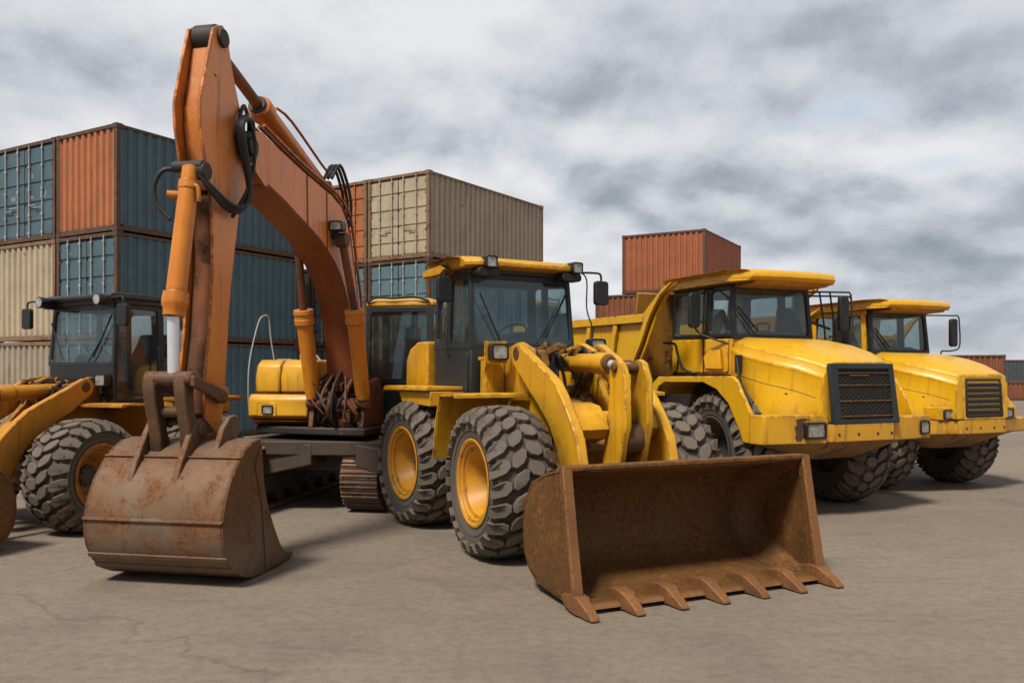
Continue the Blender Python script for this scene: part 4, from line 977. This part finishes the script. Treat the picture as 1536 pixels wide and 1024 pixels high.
    # dump body
    db = MB()
    fw = [(-1.93, 3.06), (-1.97, 2.9), (-2.0, 2.5), (-2.04, 1.95), (-2.1, 1.62)]
    db.sheet([(-2.07, 2.42), (-2.09, 1.95), (-2.15, 1.62), (-2.4, 1.52), (-5.9, 1.62)], .035, -1.26, 1.26)

    side_p = [(-.88, 3.10), (-1.12, 3.0), (-1.42, 2.8), (-1.63, 2.68), (-6.3, 2.72), (-6.3, 2.2), (-5.9, 1.6), (-2.4, 1.5), (-2.03, 1.6), (-1.83, 1.89), (-1.53, 2.31), (-1.33, 2.65), (-1.10, 2.92), (-.9, 3.05)]
    for sy in (-1, 1):
        y0, y1 = sorted((sy * 1.30, sy * 1.25)); db.prism(side_p, y0, y1)
        y0, y1 = sorted((sy * 1.37, sy * 1.302))
        db.prism([(-1.60, 2.69), (-6.3, 2.73), (-6.3, 2.60), (-1.60, 2.56)], y0, y1)
        db.prism([(-.86, 3.11), (-1.12, 3.01), (-1.45, 2.79), (-1.6, 2.69), (-1.6, 2.56), (-1.78, 2.25), (-2.02, 1.86), (-1.93, 1.86), (-1.63, 2.29), (-1.42, 2.64), (-1.15, 2.93), (-.9, 3.06)], y0 if sy < 0 else y1 - .05, y0 + .05 if sy < 0 else y1)
        for x in (-2.35, -3.2, -4.05, -4.9, -5.75):
            db.prism([(x, 2.58), (x - .12, 2.58), (x - .38, 1.62), (x - .26, 1.62)], y0 + .012, y1 - .001)
    dbo = db.build('dump_body', Y, root, bevel=.01)
    for y0, y1 in ((-1.255, -.5), (.5, 1.255)): MB().prism([(-1.90, 3.02), (-1.95, 3.05), (-2.03, 2.5), (-2.06, 1.75), (-2.02, 1.75), (-1.98, 2.5)], y0, y1).build('headboard', 'worn and shaded yellow steel', dbo, bevel=.008)  # brown tone paints in the shade on this wall behind the cab
    MB().prism([(-2.0, 1.2), (-2.0, 1.5), (-5.8, 1.55), (-5.8, 1.2)], -.5, .5).build('body_subframe', 'greasy dark steel', root)
    w0 = make_wheel(.80, .58, .42, 'dusty chassis steel', 24, seed, root)
    for i, (x, sy) in enumerate(((0, -1), (0, 1), (-3.5, -1), (-3.5, 1), (-5.3, -1), (-5.3, 1))):
        h = w0 if i == 0 else copy_tree(w0, root)
        place_wheel(h, x, -1.04 if sy < 0 else .88, .79, sy > 0, .31 * i, R(-7) if x == 0 else 0)

# ------------------------------------------------------------------ shipping container
def text_mesh(txt, size):
    cu = bpy.data.curves.new('marking', 'FONT'); cu.body = txt; cu.size = size; cu.resolution_u = 2
    o = bpy.data.objects.new('marking', cu); COL.objects.link(o)
    dg = bpy.context.evaluated_depsgraph_get(); me = bpy.data.meshes.new_from_object(o.evaluated_get(dg))
    vs = [tuple(v.co) for v in me.vertices]; fs = [tuple(p.vertices) for p in me.polygons]
    bpy.data.objects.remove(o); bpy.data.curves.remove(cu); bpy.data.meshes.remove(me)
    return vs, fs
def corr(mb, a, b, n, z0, z1, nrm, depth, flip=False):
    """corrugated sheet from a to b (xy) with n ribs"""
    a = Vector((*a, 0)); b = Vector((*b, 0)); nrm = Vector((*nrm, 0)); d = b - a
    pts = []
    for k in range(n):
        for f, h in ((0, 0), (.30, 0), (.44, -1), (.80, -1), (.94, 0)):
            pts.append(a + d * ((k + f) / n) + nrm * (depth * h))
    pts.append(b)
    vs = []; fs = []
    for i, p in enumerate(pts): vs += [(p.x, p.y, z0), (p.x, p.y, z1)]
    for i in range(len(pts) - 1): fs.append((2 * i, 2 * i + 2, 2 * i + 3, 2 * i + 1))
    mb.add(vs, fs)
def make_container(label, origin, ang, level, L, W, front, side, door, rail, H=2.59, col=0, bar='white bar paint', marks=(), gap=.06, name='shipping_container', group='stacked shipping containers', shift=0., z0=None):
    """origin = corner nearest the camera; x runs away from it along the long side, y to the left along the end"""
    a = R(ang); u = Vector((math.cos(a), math.sin(a))); w = Vector((-math.sin(a), math.cos(a)))
    c = Vector(origin) + u * (L / 2 + shift) + w * (W / 2 + col * (W + gap))
    root = thing(name, label, 'shipping container', (c.x, c.y, level * (H + .012) if z0 is None else z0), a, 1, group)
    hx, hy = L / 2, W / 2
    fr = MB(); p = .11
    for sx in (-1, 1):
        for sy in (-1, 1):
            x0, x1 = sorted((sx * hx, sx * (hx - p))); y0, y1 = sorted((sy * hy, sy * (hy - p)))
            fr.box(x0, x1, y0, y1, .12, H - .12)
            x0, x1 = sorted((sx * (hx + .008), sx * (hx - .18))); y0, y1 = sorted((sy * (hy + .008), sy * (hy - .165)))
            fr.box(x0, x1, y0, y1, 0, .119); fr.box(x0, x1, y0, y1, H - .119, H + .006)
        x0, x1 = sorted((sx * (hx - .002), sx * (hx - .09)))
        fr.box(x0, x1, -hy + .166, hy - .166, .02, .15); fr.box(x0, x1, -hy + .166, hy - .166, H - .10, H - .005)
    for sy in (-1, 1):
        y0, y1 = sorted((sy * (hy - .003), sy * (hy - .08)))
        fr.box(-hx + .181, hx - .181, y0, y1, .03, .17); fr.box(-hx + .181, hx - .181, y0, y1, H - .085, H - .012)
    fr.build('frame', rail, root, bevel=.008)
    n = max(6, round(L / .275))
    for sy in (-1, 1):
        s_ = MB(); corr(s_, (-hx + .10, sy * (hy - .012)), (hx - .10, sy * (hy - .012)), n, .165, H - .08, (0, sy), .038); s_.build('side_panel', side, root, bevel=0, ang=20, fix=False)
    s_ = MB(); corr(s_, (hx - .02, -hy + .1), (hx - .02, hy - .1), 8, .15, H - .1, (1, 0), .038); s_.build('end_panel', side, root, bevel=0, ang=20, fix=False)
    MB().box(-hx + .09, hx - .09, -hy + .09, hy - .09, H - .06, H - .03).build('roof', side, root, bevel=0)
    MB().box(-hx + .1, hx - .1, -hy + .09, hy - .09, .1, .14).build('floor', 'rusted rail paint', root, bevel=0)
    X = -hx
    if not door:
        s_ = MB(); corr(s_, (X + .018, -hy + .1), (X + .018, hy - .1), max(6, round((W - .2) / .25)), .15, H - .09, (-1, 0), .05); s_.build('end_panel', front, root, bevel=0, ang=20, fix=False)
    else:
        for sy in (-1, 1):
            y0, y1 = sorted((sy * .012, sy * (hy - .125)))
            d = MB(); xs = X + .03
            d.box(xs + .022, xs + .045, y0, y1, .16, H - .12)
            zz = [.16, .50, 1.0, 1.5, 2.0, H - .12]
            for k in range(5):
                d.box(xs, xs + .022, y0, y1, zz[k] + (.045 if k else 0), zz[k + 1] - .045)
            do = d.build('door', front, root, bevel=.008)
            sl = MB().box(xs - .004, xs + .04, y0 - .01 if sy > 0 else y1 - .002, y0 + .002 if sy > 0 else y1 + .01, .16, H - .12); sl.build('door_seal', 'door seal', do, bevel=0)
            for f in (.20, .66):
                y = sy * (.012 + (hy - .137) * f)
                b_ = MB().cyl((xs - .035, y, .10), (xs - .035, y, H - .06), .018, n=10)
                for z in (.22, .7, 1.35, 1.95, H - .2): b_.box(xs - .055, xs + .0, y - .035, y + .035, z - .03, z + .03)
                bo = b_.build('locking_bar', bar, do, bevel=0)
            hd = MB()
            ya_ = sy * (.012 + (hy - .137) * .2); yb_ = sy * (.012 + (hy - .137) * .66)
            hd.tube([(xs - .05, ya_, .93), (xs - .06, (ya_ * .4 + yb_ * .6), .93)], .015, 6); hd.tube([(xs - .05, yb_, .86), (xs - .06, ya_ * .6 + yb_ * .4, .86)], .015, 6)
            hd.build('handle', bar, do, bevel=0)
            hg = MB()
            for z in (.3, .85, 1.4, 1.95, 2.3): hg.box(xs - .012, xs + .03, *sorted((sy * (hy - .17), sy * (hy - .095))), z - .04, z + .04)
            hg.build('hinge', rail, do, bevel=.004)
            for (ms, txt, yy, z, size) in marks:
                if ms != sy: continue
                vs, fs = text_mesh(txt, size)
                MB().add([(xs - .0025, -v[0] + yy, v[1] + z) for v in vs], fs).build('marking', 'marking paint', do, bevel=0, fix=False)
    return root

# ------------------------------------------------------------------ ground
def ground():
    m, t, out = newmat('yard ground')
    tc = t.node('ShaderNodeTexCoord').outputs['Object']
    big = t.noise(tc, .22, 6, .6, .6); mid = t.noise(tc, 1.1, 6, .62, .4); fine = t.noise(tc, 11., 6, .74, .2); grit = t.noise(tc, 85., 4, .7)
    lay = t.noise(t.scale(tc, (.7, 2.4, 1.)), 1.4, 5, .68, .7)
    col = t.mix(t.ramp(big, .3, .7), (.275, .216, .160), (.218, .172, .128))
    col = t.mix(t.ramp(mid, .42, .72, 0., .35), col, (.295, .233, .175))
    col = t.mix(t.ramp(lay, .48, .75, 0., .42), col, (.135, .108, .085))
    col = t.mix(t.ramp(fine, .34, .60, .35, 0.), col, (.11, .088, .07))
    col = t.mix(t.ramp(grit, .55, .75, 0., .4), col, (.34, .285, .23))
    col = t.mix(t.ramp(grit, .28, .44, .35, 0.), col, (.10, .08, .06))
    # hairline cracks
    dv = t.node('ShaderNodeVectorMath', operation='ADD'); t.put(dv.inputs[0], tc)
    nv = t.node('ShaderNodeTexNoise'); t.put(nv.inputs[0], tc); nv.inputs['Scale'].default_value = 1.6; nv.inputs['Detail'].default_value = 7
    sv = t.vmath('SCALE', nv.outputs['Color']); sv.node.inputs['Scale'].default_value = .9
    t.put(dv.inputs[1], sv)
    vo = t.node('ShaderNodeTexVoronoi', feature='DISTANCE_TO_EDGE'); t.put(vo.inputs['Vector'], dv.outputs[0]); vo.inputs['Scale'].default_value = .42
    crack = t.math('MULTIPLY', t.ramp(vo.outputs['Distance'], .0, .008, 1., 0.), t.ramp(mid, .58, .70))
    col = t.mix(t.math('MULTIPLY', crack, .4), col, (.05, .042, .035))
    # one long damp seam running across the yard towards the lower left
    sp = t.node('ShaderNodeSeparateXYZ'); t.put(sp.inputs[0], dv.outputs[0])
    ln = t.math('ABSOLUTE', t.math('ADD', t.math('ADD', t.math('MULTIPLY', sp.outputs[0], .5945), t.math('MULTIPLY', sp.outputs[1], .804)), -3.13 - .63))
    seam = t.math('MULTIPLY', t.ramp(ln, .0, .045, 1., 0.), t.ramp(fine, .40, .6, .1, 1.))
    col = t.mix(t.math('MULTIPLY', seam, .55), col, (.075, .062, .052))
    stain = t.ramp(t.noise(tc, .5, 5, .55, 1.2, w=4.), .54, .74, 0., .38)
    col = t.mix(stain, col, (.10, .084, .070))
    p = t.node('ShaderNodeBsdfPrincipled'); t.put(p.inputs['Base Color'], col); p.inputs['Roughness'].default_value = .88; p.inputs['Specular IOR Level'].default_value = .25
    h = t.math('ADD', t.math('ADD', t.math('MULTIPLY', mid, 1.6), t.math('MULTIPLY', fine, .8)), t.math('ADD', t.math('MULTIPLY', grit, .16), t.math('MULTIPLY', crack, -.5)))
    b = t.node('ShaderNodeBump'); b.inputs['Strength'].default_value = .4; b.inputs['Distance'].default_value = .04
    t.put(b.inputs['Height'], h); t.put(p.inputs['Normal'], b.outputs[0]); t.put(out.inputs[0], p.outputs[0])
    S = 2500
    o = MB().add([(-S, -60, 0), (S, -60, 0), (S, S * 1.6, 0), (-S, S * 1.6, 0)], [(0, 1, 2, 3)]).build('ground', 'yard ground', None, bevel=0)
    o['kind'] = 'structure'
ground()
# ------------------------------------------------------------------ place the machines
def heading(h): return R(h - 90)
e = thing('excavator', 'large orange crawler excavator with its toothed bucket lowered onto the ground', 'excavator', (-2.07, 11.97, 0), heading(-11))
make_excavator(e)
l1 = thing('wheel_loader', 'yellow wheel loader with wide toothed rusty bucket, parked centre front beside the excavator', 'wheel loader', (.32, 9.68, 0), heading(31), 1, 'wheel loaders')
make_loader(l1, -7, 'yellow paint', 'rim yellow', -.33, 0, 'yellow', 'slate cab paint', 2)
l2 = thing('wheel_loader', 'black-roofed wheel loader half hidden behind the excavator bucket at the left edge', 'wheel loader', (-5.50, 10.8, 0), heading(-28), .90, 'wheel loaders')
make_loader(l2, 9, 'amber yellow paint', 'rim amber', .12, -.2, 'black', 'black cab paint', 6, .72, 1.03)
t1 = thing('dump_truck', 'yellow dump truck with square mesh grille, directly behind the loader bucket', 'dump truck', (3.85, 11.53, 0), heading(24), 1, 'yellow dump trucks')
make_truck(t1, 1, 3)
t2 = thing('dump_truck', 'yellow dump truck with black louvred grille, farthest right of the machines', 'dump truck', (6.6, 13.6, 0), heading(24), .93, 'yellow dump trucks')
make_truck(t2, 2, 8)

# ------------------------------------------------------------------ containers
TE, PT, OR, BE, DB, RR, BR, SL, RA, RB = ('teal container paint', 'pale teal container paint', 'orange container paint', 'beige container paint', 'drab shaded beige paint', 'rust red container paint', 'brown container paint', 'slate container paint', 'rusted rail paint', 'rusted beige rail paint')
O1 = (-9.49, 20.0); A1 = 60.
mk = lambda *a, **k: make_container(*a, **k)
mk('blue-grey container with door bars and faint white lettering, top of the left edge stack', O1, A1, 2, 6.06, 2.78, TE, TE, True, RA, col=.882, marks=((1, 'W', .62, 1.12, .2), (-1, 'cpc', -.18, 1.12, .16), (-1, '1U', -.66, 1.12, .26), (-1, '0', -.32, 1.66, .16)))
mk('container with orange ribbed end and blue-grey long side, on top behind the excavator stick', O1, A1, 2, 6.06, 2.44, OR, TE, False, RA)
mk('beige ribbed container in the middle tier under the blue-grey door container', O1, A1, 1, 6.06, 2.78, BE, DB, False, RB, col=.882)
mk('blue-grey container with four white door bars, middle tier under the orange ended one', O1, A1, 1, 6.06, 2.44, TE, TE, True, RA, marks=((1, 'Uc', .72, 2.14, .1), (-1, 'V', -.6, .84, .2)))
mk('beige ribbed container in the bottom tier at the far left', O1, A1, 0, 6.06, 2.78, DB, DB, False, RB, col=.882)
mk('blue-grey container in the bottom tier behind the left loader cab', O1, A1, 0, 6.06, 2.44, TE, TE, True, RA)
O2 = (-2.46, 24.7); A2 = 57.
mk('weathered beige container with closed doors and rust streaks, topmost behind the loader cab', O2, A2, 2, 6.6, 2.44, BE, DB, True, RB, bar='beige container paint')
mk('faded orange container with closed doors beside the topmost beige one', O2, A2, 2, 6.6, 2.44, OR, OR, True, RB, col=1, bar='orange container paint', marks=((-1, '11 U', -.28, 1.66, .2), (-1, '000', -.4, .72, .18), (-1, 'IEB', -.35, 1.13, .24)))
mk('pale blue-grey container with doors directly under the topmost beige one', O2, A2, 1, 6.6, 2.44, PT, PT, True, RA, marks=((-1, 'zu', -.62, 1.45, .22), (-1, 'on', -.2, 1.5, .12)))
mk('pale blue-grey container under the faded orange one', O2, A2, 1, 6.6, 2.44, PT, PT, True, RA, col=1, marks=((-1, 'zm', -.5, 1.5, .25), (1, 'ua', .8, 1.3, .25)))
mk('blue-grey container seen in the gap under the excavator boom', O2, A2, 1, 6.6, 2.44, TE, TE, True, RA, col=2, marks=((-1, 'cz', -.4, 1.5, .2),))
for c, lb in ((0, 'blue-grey bottom container behind the yellow loader cab'), (1, 'blue-grey bottom container behind the excavator cab'), (2, 'blue-grey bottom container behind the excavator boom foot')):
    mk(lb, O2, A2, 0, 6.6, 2.44, TE, TE, False, RA, col=c)
O3 = (8.12, 35.); A3 = 60.
mk('rust-red ribbed container standing on top behind the nearer dump truck', O3, A3, 2, 5.7, 3.75, RR, RR, False, RA)
mk('brown-red container in the middle tier under the rust-red one', O3, A3, 1, 5.7, 3.75, BR, BR, False, RA, col=.34)
mk('brown-red container at the base behind the nearer dump truck body', O3, A3, 0, 5.7, 3.75, BR, BR, False, RA, col=.34)
mk('low brown container beyond the nose of the far dump truck', (23.7, 40.0), 78., 0, 6.0, 3.2, BR, BR, False, RA, col=0, group='containers in the distance')
mk('dark grey-green container at the right edge in the far distance', (43.4, 58.), 80., 0, 8.0, 9.0, SL, SL, False, RA, col=0, group='containers in the distance')
mk('low rust-red skip in front of the dark grey-green container at the right edge', (35.6, 50.), 80., 0, 2.4, 6.0, BR, BR, False, RA, H=1.15, name='skip', col=0, group='containers in the distance')

# ------------------------------------------------------------------ sky and light
world = bpy.data.worlds.new('World'); scene.world = world; world.use_nodes = True
t = NT(world.node_tree); t.n.clear()
out = t.node('ShaderNodeOutputWorld'); bg = t.node('ShaderNodeBackground'); bg.inputs['Strength'].default_value = .1
SUN_EL, SUN_AZ = R(56), R(212)   # direction towards the sun, clockwise from +Y
sky = t.node('ShaderNodeTexSky', sky_type='NISHITA'); sky.sun_disc = False; sky.sun_elevation = SUN_EL; sky.sun_rotation = SUN_AZ
d = t.node('ShaderNodeTexCoord').outputs['Generated']
s = t.node('ShaderNodeSeparateXYZ'); t.put(s.inputs[0], d)
zz = t.math('ADD', t.math('MAXIMUM', s.outputs[2], 0.), .42)
cv = t.node('ShaderNodeCombineXYZ'); t.put(cv.inputs[0], t.math('DIVIDE', s.outputs[0], zz)); t.put(cv.inputs[1], t.math('DIVIDE', s.outputs[1], zz)); cv.inputs[2].default_value = 3.7
def cloud(k):
    c_ = t.node('ShaderNodeVectorMath', operation='MULTIPLY'); t.put(c_.inputs[0], cv.outputs[0]); c_.inputs[1].default_value = (k, k, 1.)
    return t.noise(c_.outputs[0], 1.6, 3, .5, .15), t.noise(c_.outputs[0], 3.6, 9, .58, .1, w=2.)
n1, n2 = cloud(1.); m1_, m2_ = cloud(1.055)
relief = t.math('ADD', t.math('MULTIPLY', t.math('SUBTRACT', m1_, n1), 2.4), t.math('MULTIPLY', t.math('SUBTRACT', m2_, n2), 1.7))
n3 = t.noise(cv.outputs[0], 1.7, 5, .55, .6, w=7.)
def blob(px, py, rx, ry):
    v = Vector(((px - 768) / 1250, 1, (555 - py) / 1250)).normalized()
    dx = t.math('DIVIDE', t.math('SUBTRACT', s.outputs[0], v.x), rx / 1250); dz = t.math('DIVIDE', t.math('SUBTRACT', s.outputs[2], v.z), ry / 1250)
    nn = t.math('ADD', t.math('MULTIPLY', t.math('SUBTRACT', n2, .5), 2.2), t.math('MULTIPLY', t.math('SUBTRACT', n3, .5), 2.4))
    q = t.math('ADD', t.math('SQRT', t.math('ADD', t.math('MULTIPLY', dx, dx), t.math('MULTIPLY', dz, dz))), nn)
    return t.math('MULTIPLY', t.ramp(q, -.2, 1.5, 1., 0.), t.math('GREATER_THAN', s.outputs[1], 0.))
f = t.math('ADD', t.math('MULTIPLY', t.math('SUBTRACT', n1, .5), -1.4), t.math('MULTIPLY', t.math('SUBTRACT', n2, .5), -.45))
f = t.math('ADD', f, relief)
f = t.math('ADD', f, .62)
for px, py, rx, ry, a in ((60, 60, 260, 110, -.42), (930, 80, 330, 120, -.38), (1470, 120, 220, 70, -.4), (600, 190, 150, 50, -.3), (1250, 25, 250, 60, -.15), (1040, 290, 150, 45, -.32), (1420, 385, 170, 40, -.25), (1300, 330, 200, 40, -.15),
                          (700, 60, 120, 110, .4), (640, 290, 260, 60, .25), (1000, 200, 260, 40, .3), (80, 150, 200, 60, .3), (1300, 240, 260, 40, .3), (860, 330, 160, 50, .2)):
    f = t.math('ADD', f, t.math('MULTIPLY', blob(px, py, rx, ry), a))
cr = t.node('ShaderNodeValToRGB'); t.put(cr.inputs[0], f)
E_ = cr.color_ramp.elements
E_[0].position = .0; E_[0].color = (.30, .335, .375, 1); E_[1].position = 1.0; E_[1].color = (.84, .84, .855, 1)
for pos, c in ((.25, (.42, .455, .51, 1)), (.5, (.60, .625, .675, 1)), (.75, (.745, .75, .78, 1))):
    q = E_.new(pos); q.color = c
cl = t.mix(1., cr.outputs[0], (10., 10., 10.), 'MULTIPLY')
blue = t.mix(1., (.56, .68, .82), (10., 10., 10.), 'MULTIPLY')
gap = t.math('MAXIMUM', blob(1262, 168, 62, 24), t.math('MULTIPLY', blob(1400, 248, 60, 12), .6))
gap = t.math('MAXIMUM', gap, t.math('MULTIPLY', blob(1180, 192, 40, 10), .7))
skyblue = t.mix(.9, sky.outputs[0], blue)
over = t.math('MAXIMUM', t.ramp(s.outputs[2], .42, .62), t.ramp(s.outputs[1], .25, -.3))  # unseen sky overhead and behind the camera darkened to cut ambient light
cl = t.mix(over, cl, t.mix(1., cl, (.56, .57, .59), 'MULTIPLY'))
haze = t.mix(t.ramp(s.outputs[2], .0, .10, .55, 0.), cl, (5.9, 6.1, 6.6))
t.put(bg.inputs[0], t.mix(t.math('MULTIPLY', gap, .85), t.mix(.06, haze, sky.outputs[0]), skyblue))
t.put(out.inputs[0], bg.outputs[0])

sl = bpy.data.lights.new('sun', 'SUN'); sl.energy = 3.9; sl.angle = R(11); sl.color = (1., .955, .88)
so = bpy.data.objects.new('sun', sl); COL.objects.link(so)
sd = Vector((math.sin(SUN_AZ) * math.cos(SUN_EL), math.cos(SUN_AZ) * math.cos(SUN_EL), math.sin(SUN_EL)))
so.rotation_euler = sd.to_track_quat('Z', 'Y').to_euler(); so.location = (-10, -10, 20)

cam = bpy.data.cameras.new('camera'); co = bpy.data.objects.new('camera', cam); COL.objects.link(co)
cam.sensor_width = 36; cam.lens = 1250 / 1536 * 36; cam.shift_y = 43 / 1536; cam.clip_start = .1; cam.clip_end = 6000
co.location = (0, 0, 1.85); co.rotation_euler = (R(90), 0, 0)
scene.camera = co
scene.view_settings.view_transform = 'Standard'; scene.view_settings.look = 'None'; scene.view_settings.exposure = 0
scene.cycles.max_bounces = 8; scene.cycles.transparent_max_bounces = 12
